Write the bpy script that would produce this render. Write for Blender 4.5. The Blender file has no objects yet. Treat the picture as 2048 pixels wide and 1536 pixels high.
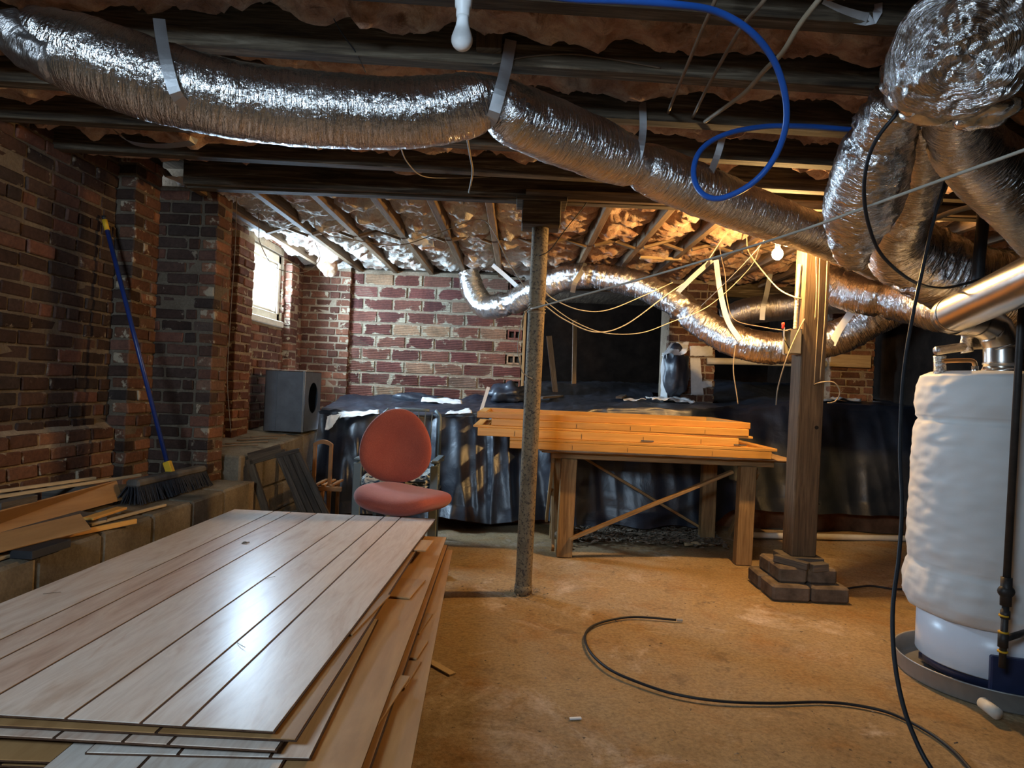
import bpy, bmesh, math, random
from mathutils import Vector, Matrix, noise
random.seed(11)
PI = math.pi
S = bpy.context.scene
COL = S.collection
# ------------------------------------------------------------------ camera
F = 1350.0                                  # focal length in pixels of the 2048 px wide frame
CAM = Vector((0, 0, 1.25))
RCAM = (Matrix.Rotation(math.radians(0.5), 3, 'Z') @ Matrix.Rotation(PI/2 + math.radians(0.3), 3, 'X')
        @ Matrix.Rotation(math.radians(2.4), 3, 'Z'))
cd = bpy.data.cameras.new('camera'); cam = bpy.data.objects.new('camera', cd); COL.objects.link(cam)
cd.sensor_width = 36; cd.lens = 36*F/2048; cd.clip_start = 0.05; cd.clip_end = 200
cam.matrix_world = Matrix.Translation(CAM) @ RCAM.to_4x4()
S.camera = cam
# ------------------------------------------------------------------ exposure, world, daylight
S.view_settings.view_transform = 'Standard'; S.view_settings.look = 'None'
S.view_settings.gamma = 1; S.view_settings.use_curve_mapping = False
S.view_settings.exposure = 0.85
W = bpy.data.worlds.new('world'); S.world = W; W.use_nodes = True
bg = W.node_tree.nodes['Background']; bg.inputs[0].default_value = (0.62, 0.78, 1.0, 1); bg.inputs[1].default_value = 4.0

def area(name, loc, target, sx, sy, power, col):
    l = bpy.data.lights.new(name, 'AREA'); l.shape = 'RECTANGLE'; l.size = sx; l.size_y = sy; l.energy = power; l.color = col
    o = bpy.data.objects.new(name, l); COL.objects.link(o); o.location = loc
    o.rotation_euler = (Vector(target)-Vector(loc)).to_track_quat('-Z', 'Y').to_euler()
    return o
# daylight falling in through the cellar hatch behind the camera and through the small wall window
area('hatch_daylight', (-1.2, -1.22, 2.22), (0.0, 2.4, 0.6), .8, .56, 62, (0.58, 0.78, 1.0))
area('window_daylight', (-2.41, 6.045, 2.10), (-1.4, 6.045, 2.36), .82, .6, 140, (0.52, 0.75, 1.0))

def ray(px, py): return RCAM @ Vector(((px-1024)/F, (768-py)/F, -1))
def P(px, py, y):                            # the point at depth y (metres from the camera) seen at a photo pixel
    d = ray(px, py); return CAM + d*(y/d.y)
def PZ(px, py, z=0.0):                       # the same at a known height
    d = ray(px, py); return CAM + d*((z-CAM.z)/d.z)

# ------------------------------------------------------------------ objects
def tag(o, label, cat, group=None):
    o['label'] = label; o['category'] = cat
    if group: o['group'] = group
    return o
def thing(name, loc, label, cat, group=None):
    o = bpy.data.objects.new(name, None); COL.objects.link(o); o.location = loc; o.empty_display_size = .1
    return tag(o, label, cat, group)
def struct(o): o['kind'] = 'structure'; return o
def stuff(o): o['kind'] = 'stuff'; return o

class MB:
    def __init__(s): s.v = []; s.f = []; s.uv = []
    def face(s, idx, uv=None):
        s.f.append(tuple(idx)); s.uv.append(uv or [(0, 0)]*len(idx))
    def hexa(s, c, dims=None):
        """8 corners, order (x-,y-,z-),(x+..)... bottom ring then top ring"""
        b = len(s.v); c = [Vector(p) for p in c]; s.v += c
        L = [(c[1]-c[0]).length, (c[3]-c[0]).length, (c[4]-c[0]).length]
        la = max(range(3), key=lambda i: L[i]); off = random.random()*7
        for q, (a, d) in (((0, 3, 2, 1), (1, 0)), ((4, 5, 6, 7), (0, 1)), ((0, 1, 5, 4), (0, 2)), ((2, 3, 7, 6), (0, 2)), ((1, 2, 6, 5), (1, 2)), ((3, 0, 4, 7), (1, 2))):
            uv = []
            for k in q:
                l = [0, 0, 0]
                l[0] = L[0] if k in (1, 2, 5, 6) else 0; l[1] = L[1] if k in (2, 3, 6, 7) else 0; l[2] = L[2] if k > 3 else 0
                o = [i for i in range(3) if i != la]
                uv.append((l[la]+off, l[o[0]]+l[o[1]]*1.0+off))
            s.face([b+k for k in q], uv)
        return s
    def box(s, c, d, rz=0, M=None):
        c = Vector(c); h = Vector(d)/2; R = M or Matrix.Rotation(rz, 3, 'Z')
        return s.hexa([c + R @ Vector((sx*h.x, sy*h.y, sz*h.z)) for sz in (-1, 1) for sx, sy in ((-1, -1), (1, -1), (1, 1), (-1, 1))])
    def mm(s, x0, x1, y0, y1, z0, z1): return s.box(((x0+x1)/2, (y0+y1)/2, (z0+z1)/2), (x1-x0, y1-y0, z1-z0))
    def bar(s, a, b, w, h, up=(0, 0, 1), ext=0):
        a = Vector(a); b = Vector(b); x = (b-a).normalized(); y = Vector(up).cross(x)
        if y.length < 1e-4: y = Vector((0, 1, 0))
        y.normalize(); z = x.cross(y); R = Matrix((x, y, z)).transposed()
        return s.box((a+b)/2, ((b-a).length+2*ext, w, h), M=R)
    def tube(s, pts, r, seg=10, caps=True, ring=None, wob=None):
        n = len(pts); pts = [Vector(p) for p in pts]; b = len(s.v); t0 = None; nrm = None; S_ = 0
        for i, p in enumerate(pts):
            t = (pts[min(i+1, n-1)] - pts[max(i-1, 0)]).normalized()
            if i: S_ += (p-pts[i-1]).length
            if nrm is None:
                nrm = t.cross(Vector((0, 0, 1)))
                if nrm.length < .05: nrm = t.cross(Vector((0, 1, 0)))
                nrm.normalize()
            else:
                nrm = (nrm - t*nrm.dot(t)).normalized()
            bi = t.cross(nrm); R = r(i/(n-1), S_) if callable(r) else r
            for k in range(seg):
                a = 2*PI*k/seg; rr = R*(1+wob(S_, a)) if wob else R
                s.v.append(p + (nrm*math.cos(a)+bi*math.sin(a))*rr)
            if i:
                for k in range(seg):
                    k2 = (k+1) % seg; q = b+(i-1)*seg
                    u0, u1 = k/seg, (k+1)/seg
                    s.face((q+k, q+k2, q+seg+k2, q+seg+k), [(S0, u0), (S0, u1), (S_, u1), (S_, u0)])
            S0 = S_
        if caps:
            s.face([b+k for k in range(seg)][::-1]); s.face([b+(n-1)*seg+k for k in range(seg)])
        return s
    def lathe(s, prof, c=(0, 0, 0), seg=24, axis=None, wob=None, caps=True):
        c = Vector(c); b = len(s.v); R = Vector((0, 0, 1)).rotation_difference(Vector(axis)).to_matrix() if axis else Matrix.Identity(3)
        for i, (r, z) in enumerate(prof):
            for k in range(seg):
                a = 2*PI*k/seg; rr = r*(1+(wob(a, z) if wob else 0))
                s.v.append(c + R @ Vector((rr*math.cos(a), rr*math.sin(a), z)))
            if i:
                for k in range(seg):
                    k2 = (k+1) % seg; q = b+(i-1)*seg
                    s.face((q+k, q+k2, q+seg+k2, q+seg+k), [(z, k/seg), (z, (k+1)/seg), (z+.01, (k+1)/seg), (z+.01, k/seg)])
        if caps and prof[0][0] > 1e-5: s.face([b+k for k in range(seg)][::-1])
        if caps and prof[-1][0] > 1e-5: s.face([b+(len(prof)-1)*seg+k for k in range(seg)])
        return s
    def grid(s, fn, nu, nv):
        b = len(s.v)
        for j in range(nv+1):
            for i in range(nu+1): s.v.append(Vector(fn(i/nu, j/nv)))
        for j in range(nv):
            for i in range(nu):
                q = b+j*(nu+1)+i
                s.face((q, q+1, q+nu+2, q+nu+1), [(i/nu, j/nv), ((i+1)/nu, j/nv), ((i+1)/nu, (j+1)/nv), (i/nu, (j+1)/nv)])
        return s
    def ell(s, c, r, seg=14, rings=8, M=None, wob=0):
        c = Vector(c); b = len(s.v); R = M or Matrix.Identity(3)
        for i in range(rings+1):
            th = PI*i/rings
            for k in range(seg):
                a = 2*PI*k/seg; d = Vector((math.sin(th)*math.cos(a), math.sin(th)*math.sin(a), math.cos(th)))
                w = 1+(wob*noise.noise(d*2+c*7) if wob else 0)
                s.v.append(c + R @ Vector((d.x*r[0]*w, d.y*r[1]*w, d.z*r[2]*w)))
            if i:
                for k in range(seg):
                    k2 = (k+1) % seg; q = b+(i-1)*seg; s.face((q+k, q+seg+k, q+seg+k2, q+k2), [(k/seg, i/rings)]*4)
        return s
    def build(s, name, mat, parent=None, smooth=False, bevel=0, solid=0):
        v = s.v
        if parent is not None: o0 = parent_loc(parent)
        else:
            xs = [p.x for p in v]; ys = [p.y for p in v]; zs = [p.z for p in v]
            o0 = Vector(((min(xs)+max(xs))/2, (min(ys)+max(ys))/2, min(zs)))
        me = bpy.data.meshes.new(name); me.from_pydata([p-o0 for p in v], [], s.f)
        ul = me.uv_layers.new(name='UVMap'); ul.data.foreach_set('uv', [c for f in s.uv for p in f for c in p])
        if bevel or smooth:
            bm = bmesh.new(); bm.from_mesh(me)
            if smooth: bmesh.ops.remove_doubles(bm, verts=bm.verts, dist=1e-5)
            if bevel: bmesh.ops.bevel(bm, geom=list(bm.edges), offset=bevel, segments=1, affect='EDGES', profile=.5)
            bm.to_mesh(me); bm.free()
        if smooth: me.polygons.foreach_set('use_smooth', [True]*len(me.polygons))
        me.update()
        me.materials.append(mat)
        o = bpy.data.objects.new(name, me); COL.objects.link(o)
        if parent is not None: o.parent = parent
        else: o.location = o0
        if solid:
            md = o.modifiers.new('thick', 'SOLIDIFY'); md.thickness = solid; md.offset = -1
        return o
def parent_loc(p):
    l = p.location.copy()
    while p.parent: p = p.parent; l += p.location
    return l
def cat(pts, step=.02):
    """smooth curve through points"""
    pts = [Vector(p) for p in pts]
    if len(pts) == 2:
        n = max(2, int((pts[1]-pts[0]).length/step)); return [pts[0].lerp(pts[1], i/n) for i in range(n+1)]
    out = []
    for i in range(len(pts)-1):
        p0 = pts[i-1] if i else pts[0]*2-pts[1]; p1, p2 = pts[i], pts[i+1]
        p3 = pts[i+2] if i+2 < len(pts) else pts[-1]*2-pts[-2]
        n = max(1, int((p2-p1).length/step))
        for k in range(n):
            t = k/n; out.append(.5*((2*p1)+(p2-p0)*t+(2*p0-5*p1+4*p2-p3)*t*t+(3*p1-p0-3*p2+p3)*t*t*t))
    return out+[pts[-1]]
def N(x, y=0, z=0): return noise.noise(Vector((x, y, z)))
def FR(x, y, z, o=4): return noise.fractal(Vector((x, y, z)), .9, 2.0, o)

# ------------------------------------------------------------------ materials
class NT:
    def __init__(s, name):
        m = bpy.data.materials.new(name); m.use_nodes = True; s.m = m; s.t = m.node_tree; s.b = s.t.nodes['Principled BSDF']
    def n(s, ty, **kw):
        nd = s.t.nodes.new(ty)
        for k, v in kw.items(): setattr(nd, k, v)
        return nd
    def l(s, a, b): s.t.links.new(a, b)
    def coord(s, kind, sc, rand=True):
        tc = s.n('ShaderNodeTexCoord'); mp = s.n('ShaderNodeMapping'); mp.inputs['Scale'].default_value = sc
        s.l(tc.outputs[kind], mp.inputs['Vector'])
        if rand:
            oi = s.n('ShaderNodeObjectInfo'); mu = s.n('ShaderNodeMath', operation='MULTIPLY'); mu.inputs[1].default_value = 37.0
            s.l(oi.outputs['Random'], mu.inputs[0]); s.l(mu.outputs[0], mp.inputs['Location'])
        return mp.outputs[0]
    def noise(s, vec, sc, detail=5, rough=.6, dist=0):
        nz = s.n('ShaderNodeTexNoise'); nz.inputs['Scale'].default_value = sc; nz.inputs['Detail'].default_value = detail
        nz.inputs['Roughness'].default_value = rough; nz.inputs['Distortion'].default_value = dist; s.l(vec, nz.inputs['Vector']); return nz.outputs['Fac']
    def ramp(s, fac, stops):
        r = s.n('ShaderNodeValToRGB'); e = r.color_ramp.elements
        while len(e) < len(stops): e.new(.5)
        for el, (p, c) in zip(e, stops): el.position = p; el.color = (*c, 1)
        s.l(fac, r.inputs[0]); return r.outputs[0]
    def mix(s, fac, a, b, mode='MIX'):
        m = s.n('ShaderNodeMix', data_type='RGBA', blend_type=mode)
        for sock, v in ((m.inputs[0], fac), (m.inputs[6], a), (m.inputs[7], b)):
            if hasattr(v, 'is_linked'): s.l(v, sock)
            elif isinstance(v, tuple): sock.default_value = (*v, 1)
            else: sock.default_value = v
        return m.outputs[2]
    def objvar(s, col, lo, hi):
        """each object a little lighter or darker"""
        oi = s.n('ShaderNodeObjectInfo'); mr = s.n('ShaderNodeMapRange'); mr.inputs[3].default_value = lo; mr.inputs[4].default_value = hi
        s.l(oi.outputs['Random'], mr.inputs[0]); hs = s.n('ShaderNodeHueSaturation'); s.l(mr.outputs[0], hs.inputs['Value']); s.l(col, hs.inputs['Color']); return hs.outputs[0]
    def bump(s, fac, st, dist=.01, prev=None):
        b = s.n('ShaderNodeBump'); b.inputs['Strength'].default_value = st; b.inputs['Distance'].default_value = dist
        s.l(fac, b.inputs['Height'])
        if prev: s.l(prev, b.inputs['Normal'])
        return b.outputs[0]
    def out(s, col, rough=.8, metal=0, normal=None, spec=.3):
        for k, v in (('Base Color', col), ('Roughness', rough), ('Metallic', metal), ('Specular IOR Level', spec)):
            if hasattr(v, 'is_linked'): s.l(v, s.b.inputs[k])
            elif isinstance(v, tuple): s.b.inputs[k].default_value = (*v, 1)
            else: s.b.inputs[k].default_value = v
        if normal: s.l(normal, s.b.inputs['Normal'])
        return s.m
def plain(name, col, rough=.6, metal=0, var=.15, sc=12, bump=.15, spec=.3):
    t = NT(name); v = t.coord('Object', (1, 1, 1)); f = t.noise(v, sc)
    c = t.ramp(f, [(.3, tuple(x*(1-var) for x in col)), (.7, tuple(min(1, x*(1+var)) for x in col))])
    return t.out(c, rough, metal, t.bump(t.noise(v, sc*5), bump, .004), spec)
def wood(name, stops, rough=.6, grain=(1.6, 26), bump=.3, spec=.25, dist=1.2, var=(.8, 1.15), fg=.35):
    t = NT(name); v = t.coord('UV', (grain[0], grain[1], 1)); f = t.noise(v, 1.6, 6, .6, dist)
    v2 = t.coord('UV', (grain[0]*3, grain[1]*5, 1)); f2 = t.noise(v2, 2, 3, .6)
    c = t.objvar(t.ramp(f, stops), *var); c = t.mix(fg, c, t.ramp(f2, [(.3, (.25, .25, .25)), (.65, (1, 1, 1))]), 'MULTIPLY')
    return t.out(c, rough, 0, t.bump(f2, bump, .003), spec)
MAT = {}
def brickmat(name, stops, smear, thr, var=(.6, 1.25), hx=.1, hz=.032, k=.10, ns=13):
    t = NT(name); oi = t.n('ShaderNodeObjectInfo'); v = t.coord('Object', (1, 1, 1))
    c = t.objvar(t.ramp(oi.outputs['Random'], stops), *var); f = t.noise(v, ns, 6, .65); g = t.noise(v, 45, 5, .7); h = t.noise(v, 5, 4, .6)
    c = t.mix(.6, c, t.ramp(h, [(.3, (.5, .48, .46)), (.7, (1.25, 1.2, 1.15))]), 'MULTIPLY')
    c = t.mix(.55, c, t.ramp(g, [(.3, (.3, .3, .3)), (.7, (1.2, 1.1, 1.05))]), 'MULTIPLY')
    tc = t.n('ShaderNodeTexCoord'); sp = t.n('ShaderNodeSeparateXYZ'); t.l(tc.outputs['Object'], sp.inputs[0]); e = []
    for ax, hh in (('X', hx), ('Z', hz)):
        a = t.n('ShaderNodeMath', operation='ABSOLUTE'); t.l(sp.outputs[ax], a.inputs[0]); d = t.n('ShaderNodeMath', operation='DIVIDE'); t.l(a.outputs[0], d.inputs[0]); d.inputs[1].default_value = hh
        p = t.n('ShaderNodeMath', operation='POWER'); t.l(d.outputs[0], p.inputs[0]); p.inputs[1].default_value = 5; e.append(p.outputs[0])
    mx = t.n('ShaderNodeMath', operation='MAXIMUM'); t.l(e[0], mx.inputs[0]); t.l(e[1], mx.inputs[1])
    ma = t.n('ShaderNodeMath', operation='MULTIPLY_ADD'); t.l(mx.outputs[0], ma.inputs[0]); ma.inputs[1].default_value = k; t.l(f, ma.inputs[2])
    m = t.ramp(ma.outputs[0], [(thr, (0, 0, 0)), (thr+.05, (1, 1, 1))]); c = t.mix(m, c, t.mix(.5, smear, t.ramp(g, [(.3, tuple(x*.5 for x in smear)), (.7, smear)])))
    return t.out(c, .92, 0, t.bump(g, .5, .006, t.bump(f, .4, .01)), .15)
MAT['brick'] = brickmat('old_red_brick', [(0, (.15, .075, .047)), (.3, (.19, .093, .057)), (.55, (.12, .068, .048)), (.8, (.24, .115, .066)), (1, (.14, .085, .06))], (.38, .305, .21), .63)
MAT['brick_soot_shade'] = brickmat('soot_and_shade_brick', [(0, (.065, .043, .034)), (.3, (.085, .05, .038)), (.55, (.055, .042, .036)), (.8, (.10, .055, .04)), (.95, (.14, .065, .045)), (1, (.07, .052, .043))], (.22, .175, .125), .66)  # soot on the left wall; on pier fronts the dark tone is painted shade
MAT['brick_pale'] = brickmat('small_red_brick', [(0, (.18, .075, .05)), (.4, (.13, .06, .044)), (.7, (.22, .095, .057)), (1, (.11, .06, .047))], (.44, .37, .26), .63)
MAT['tile'] = brickmat('clay_tile_block', [(0, (.20, .08, .062)), (.3, (.13, .055, .05)), (.5, (.24, .11, .078)), (.75, (.16, .062, .056)), (.93, (.33, .22, .135)), (1, (.13, .09, .08))], (.42, .36, .255), .61, (.75, 1.2), .145, .056, .17, 8)
def mort(name, k):
    t = NT(name); v = t.coord('Object', (1, 1, 1)); f = t.noise(v, 4, 6, .65); g = t.noise(v, 60, 5, .7)
    c = t.ramp(f, [(p, tuple(min(.75, x*k) for x in q)) for p, q in ((.3, (.21, .16, .11)), (.55, (.34, .27, .19)), (.75, (.46, .39, .28)))])
    return t.out(t.mix(.5, c, t.ramp(g, [(.3, (.45, .42, .4)), (.7, (1.1, 1.1, 1.1))]), 'MULTIPLY'), .95, 0, t.bump(g, .8, .01), .1)
MAT['mortar'] = mort('lime_mortar', 1.0)
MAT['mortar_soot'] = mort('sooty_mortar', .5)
MAT['mortar_pale'] = mort('pale_mortar', 1.0)
def conc():
    t = NT('old_concrete_block'); v = t.coord('Object', (1, 1, 1)); f = t.noise(v, 3, 6, .65); g = t.noise(v, 70, 5, .7)
    c = t.ramp(f, [(.3, (.11, .088, .06)), (.55, (.22, .18, .125)), (.75, (.31, .265, .19))])
    return t.out(t.mix(.5, c, t.ramp(g, [(.3, (.4, .4, .4)), (.7, (1.1, 1.1, 1.1))]), 'MULTIPLY'), .95, 0, t.bump(g, .7, .008), .1)
MAT['concrete'] = conc()
def floorm():
    t = NT('dusty_concrete_floor'); v = t.coord('Object', (1, 1, 1), False)
    a = t.noise(v, .8, 7, .65, .5); b = t.noise(v, 2.6, 8, .68, .5); g = t.noise(v, 55, 6, .78); sp = t.noise(v, 26, 4, .65); d = t.noise(v, 7, 7, .7, .4)
    c = t.ramp(a, [(.34, (.30, .195, .09)), (.47, (.38, .26, .13)), (.58, (.35, .26, .155)), (.7, (.44, .34, .225))])
    c = t.mix(t.ramp(b, [(.5, (0, 0, 0)), (.66, (.7, .7, .7))]), c, (.33, .17, .055))
    c = t.mix(t.ramp(d, [(.34, (.6, .6, .6)), (.44, (0, 0, 0))]), c, (.19, .13, .075))
    c = t.mix(t.ramp(t.noise(v, 1.9, 9, .72, .7), [(.55, (0, 0, 0)), (.68, (.8, .8, .8))]), c, (.60, .49, .38))
    c = t.mix(.65, c, t.ramp(g, [(.3, (.35, .33, .3)), (.6, (1.12, 1.12, 1.12))]), 'MULTIPLY')
    c = t.mix(t.ramp(sp, [(.66, (0, 0, 0)), (.71, (1, 1, 1))]), c, (.075, .055, .04))
    return t.out(c, .9, 0, t.bump(g, .6, .006, t.bump(d, .4, .012)), .15)
MAT['floor'] = floorm()
MAT['foot_brick'] = plain('worn_footing_brick', (.15, .115, .085), .95, 0, .45, 9, .9, .1)
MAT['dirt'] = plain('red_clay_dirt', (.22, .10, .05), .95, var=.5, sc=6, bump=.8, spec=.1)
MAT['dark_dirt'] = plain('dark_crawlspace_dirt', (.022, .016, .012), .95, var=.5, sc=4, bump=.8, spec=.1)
MAT['old_wood'] = wood('old_dark_timber', [(.32, (.03, .021, .014)), (.47, (.08, .058, .036)), (.58, (.13, .10, .065)), (.7, (.25, .205, .145))], .8, (1.3, 20), .5)
MAT['joist'] = wood('aged_pine_joist', [(.3, (.11, .068, .036)), (.55, (.21, .135, .075)), (.75, (.32, .22, .125))], .75, (1.3, 24), .4)
MAT['post_wood'] = wood('old_brown_post', [(.3, (.062, .038, .021)), (.55, (.125, .08, .044)), (.75, (.19, .13, .075))], .75, (1.3, 22), .5)
MAT['bench_wood'] = wood('rough_pine', [(.3, (.20, .11, .045)), (.55, (.36, .215, .09)), (.75, (.46, .29, .13))], .65, (1.4, 22), .4)
MAT['frame_wood'] = wood('varnished_golden_pine', [(.3, (.56, .26, .05)), (.55, (.68, .34, .075)), (.75, (.76, .42, .11))], .38, (.9, 14), .06, .45, var=(.82, 1.1), fg=.12)
MAT['pale_wood'] = wood('pale_new_wood', [(.3, (.45, .32, .17)), (.6, (.6, .45, .26))], .6)
MAT['grey_wood'] = wood('weathered_grey_wood', [(.3, (.06, .05, .042)), (.55, (.12, .10, .08)), (.78, (.22, .18, .14))], .8, (1.6, 22), .6)
MAT['dark_plank'] = wood('dark_brown_plank', [(.3, (.035, .024, .016)), (.55, (.075, .055, .038)), (.75, (.13, .095, .065))], .7, (1.5, 20), .5)
MAT['hardboard'] = wood('brown_hardboard', [(.3, (.34, .175, .065)), (.6, (.45, .25, .10)), (.8, (.52, .31, .14))], .5, (.8, 5), .06, .35, fg=.12)
MAT['chair_wood'] = wood('red_brown_beech', [(.3, (.34, .15, .055)), (.6, (.46, .23, .09))], .5)
def panelm(name, pale, pink, rough):
    t = NT(name); v = t.coord('UV', (.9, 5.0, 1)); f = t.noise(v, 1.3, 5, .6, 2.6)
    w = t.coord('UV', (1.6, 13, 1)); g = t.noise(w, 2, 5, .6, 3.0); oi = t.n('ShaderNodeObjectInfo')
    a = t.ramp(f, pale); b = t.ramp(f, pink)
    c = t.mix(t.ramp(oi.outputs['Random'], [(.30, (.05, .05, .05)), (.7, (.95, .95, .95))]), a, b)
    c = t.mix(.2, c, t.ramp(g, [(.38, (.5, .4, .34)), (.58, (1, 1, 1))]), 'MULTIPLY')
    return t.out(c, rough, 0, t.bump(g, .03, .001), .5)
MAT['panel'] = panelm('birch_print_panelling', [(.3, (.62, .48, .37)), (.45, (.74, .64, .54)), (.6, (.80, .72, .63)), (.75, (.66, .52, .41))], [(.3, (.46, .28, .19)), (.45, (.62, .43, .32)), (.58, (.70, .54, .42)), (.75, (.52, .33, .23))], .30)
MAT['panel_edge'] = wood('panel_fibreboard_edge', [(.3, (.27, .14, .05)), (.7, (.38, .21, .085))], .6)
MAT['groove'] = wood('dark_groove_backing', [(.3, (.05, .022, .012)), (.7, (.10, .05, .025))], .7)
def insul(name, stops, blot, bt):
    t = NT(name); v = t.coord('Object', (1, 1, 1)); a = t.noise(v, 5, 6, .62, .8); b = t.noise(v, 11, 6, .7, 1.2); g = t.noise(v, 130, 4, .7); h = t.noise(v, 34, 5, .7, 1.5)
    c = t.ramp(a, stops)
    c = t.mix(t.ramp(b, [(bt, (0, 0, 0)), (bt+.12, (.8, .8, .8))]), c, blot)
    c = t.mix(.32, c, t.ramp(h, [(.3, (.5, .42, .38)), (.58, (1.1, 1.1, 1.1))]), 'MULTIPLY'); c = t.mix(.3, c, t.ramp(g, [(.3, (.5, .5, .5)), (.65, (1.1, 1.1, 1.1))]), 'MULTIPLY')
    t.b.inputs['Sheen Weight'].default_value = .25
    return t.out(c, .95, 0, t.bump(g, .6, .006, t.bump(h, .7, .02)), .05)
MAT['insulation'] = insul('brown_pink_fibreglass', [(.32, (.24, .11, .06)), (.45, (.46, .25, .15)), (.58, (.62, .42, .28)), (.7, (.74, .6, .45))], (.18, .075, .04), .57)
MAT['insulation_pale'] = insul('pale_pink_fibreglass', [(.32, (.46, .25, .17)), (.42, (.70, .50, .38)), (.5, (.82, .74, .63)), (.66, (.87, .83, .75))], (.36, .16, .095), .60)
def foil(name, base, rough, wr):
    t = NT(name); v = t.coord('UV', (55, 5, 1)); f = t.noise(v, 1.5, 4, .6, .6); v2 = t.coord('Object', (1, 1, 1)); g = t.noise(v2, 28, 4, .6, .4); h = t.noise(v2, 3, 3)
    c = t.ramp(h, [(.3, tuple(x*.72 for x in base)), (.65, base)])
    r = t.n('ShaderNodeMapRange'); r.inputs[3].default_value = rough*.8; r.inputs[4].default_value = rough*1.4; t.l(h, r.inputs[0])
    return t.out(c, r.outputs[0], 1.0, t.bump(f, wr, .012, t.bump(g, wr*.55, .012)), .5)
MAT['foil'] = foil('duct_foil', (.78, .75, .72), .21, .9)
MAT['foil_dull'] = foil('old_dull_foil', (.42, .39, .37), .34, .6)
MAT['strap'] = foil('grey_foil_strap', (.5, .5, .5), .45, .15)
MAT['galv'] = plain('galvanised_sheet', (.13, .14, .15), .5, .7, .2, 9, .05, .5)
MAT['pan_metal'] = plain('dull_pan_metal', (.36, .36, .35), .45, .5, .15, 9, .05, .4)
MAT['flue'] = plain('flue_metal', (.66, .62, .56), .27, 1, .12, 4, .04, .5)
def poly():
    t = NT('black_polythene'); v = t.coord('Object', (1, 1, 1)); a = t.noise(v, 5, 5, .6, .8); b = t.noise(v, 26, 4, .65, .6); d = t.noise(v, 2.2, 5, .65)
    c = t.ramp(d, [(.45, (.009, .014, .026)), (.7, (.03, .036, .05))])  # black plastic, with the blue of reflected sky tinted into its colour
    r = t.n('ShaderNodeMapRange'); r.inputs[3].default_value = .36; r.inputs[4].default_value = .48; t.l(d, r.inputs[0])
    return t.out(c, r.outputs[0], 0, t.bump(a, .3, .02, t.bump(b, .14, .008)), 1.0)
MAT['poly'] = poly()
MAT['white_tape'] = plain('white_housewrap', (.68, .68, .66), .6, 0, .12, 14, .5)
MAT['paper'] = plain('white_paper', (.74, .74, .72), .7, 0, .06, 8, .2)
MAT['blanket'] = plain('white_vinyl_blanket', (.66, .65, .62), .5, 0, .05, 3, .25, .35)
MAT['enamel'] = plain('white_enamel', (.74, .77, .82), .3, 0, .04, 3, .03, .5)
MAT['navy'] = plain('navy_metal', (.02, .028, .07), .4, 0, .2, 8, .05)
MAT['black_pipe'] = plain('black_iron_pipe', (.045, .04, .036), .5, .4, .25, 18, .25)
MAT['black_rubber'] = plain('black_cable', (.018, .018, .02), .5, 0, .2, 20, .1)
MAT['copper'] = plain('old_copper', (.50, .27, .11), .4, .9, .2, 10, .1)
MAT['pvc'] = plain('white_pvc', (.66, .63, .55), .45, 0, .15, 6, .1)
MAT['blue_pex'] = plain('blue_pipe', (.015, .085, .36), .38, 0, .08, 6, .03, .4)
MAT['cable_tan'] = plain('tan_cable', (.26, .20, .13), .6, 0, .15, 12, .1)
MAT['cable_pale'] = plain('pale_cable', (.40, .36, .29), .6, 0, .12, 12, .1)
MAT['cable_brown'] = plain('brown_wire', (.16, .11, .07), .6, 0, .2, 12, .1)
MAT['rust_post'] = None
def rustpost():
    t = NT('speckled_iron_post'); v = t.coord('Object', (1, 1, 1)); f = t.noise(v, 75, 4, .65); h = t.noise(v, 9, 4, .6)
    c = t.ramp(h, [(.3, (.16, .11, .06)), (.6, (.25, .18, .10)), (.75, (.2, .13, .065))])
    c = t.mix(t.ramp(f, [(.52, (0, 0, 0)), (.6, (1, 1, 1))]), c, (.07, .05, .035))
    return t.out(c, .75, .1, t.bump(f, .5, .004), .3)
MAT['rust_post'] = rustpost()
MAT['red_fabric'] = None
def fabric():
    t = NT('rust_red_upholstery'); v = t.coord('Object', (1, 1, 1)); f = t.noise(v, 260, 3, .7); h = t.noise(v, 4, 4)
    c = t.ramp(h, [(.3, (.36, .07, .042)), (.7, (.46, .105, .06))]); c = t.mix(.5, c, t.ramp(f, [(.35, (.5, .4, .4)), (.65, (1.15, 1.15, 1.15))]), 'MULTIPLY')
    t.b.inputs['Sheen Weight'].default_value = .35
    return t.out(c, .92, 0, t.bump(f, .6, .003), .15)
MAT['red_fabric'] = fabric()
def leaf():
    t = NT('leaf_print_cushion'); v = t.coord('Object', (7, 7, 12)); w = t.n('ShaderNodeTexVoronoi'); w.inputs['Scale'].default_value = 2.2; t.l(v, w.inputs['Vector'])
    f = t.noise(v, 1.4, 2, .5, 2.5)
    c = t.ramp(f, [(.38, (.02, .03, .045)), (.42, (.10, .16, .22)), (.5, (.62, .60, .52)), (.62, (.60, .57, .48)), (.66, (.05, .07, .09))])
    return t.out(c, .85, 0, None, .2)
MAT['leaf'] = leaf()
MAT['grey_paint'] = plain('grey_green_paint', (.16, .19, .19), .5, .2, .12, 8, .05)
MAT['black_plastic'] = plain('black_plastic', (.022, .022, .024), .5, 0, .2, 20, .15)
MAT['bristle'] = plain('dark_bristles', (.03, .03, .034), .8, 0, .4, 120, .9)
MAT['dusty_black'] = plain('dusty_black_plastic', (.09, .08, .068), .8, 0, .5, 8, .3)
MAT['blue_pole'] = plain('blue_pole', (.012, .03, .14), .35, 0, .1, 5, .02, .5)
MAT['yellow'] = plain('yellow_plastic', (.62, .36, .02), .5, 0, .1, 8, .05)
MAT['white_plastic'] = plain('white_plastic', (.78, .78, .76), .4, 0, .04, 5, .03)
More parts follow.
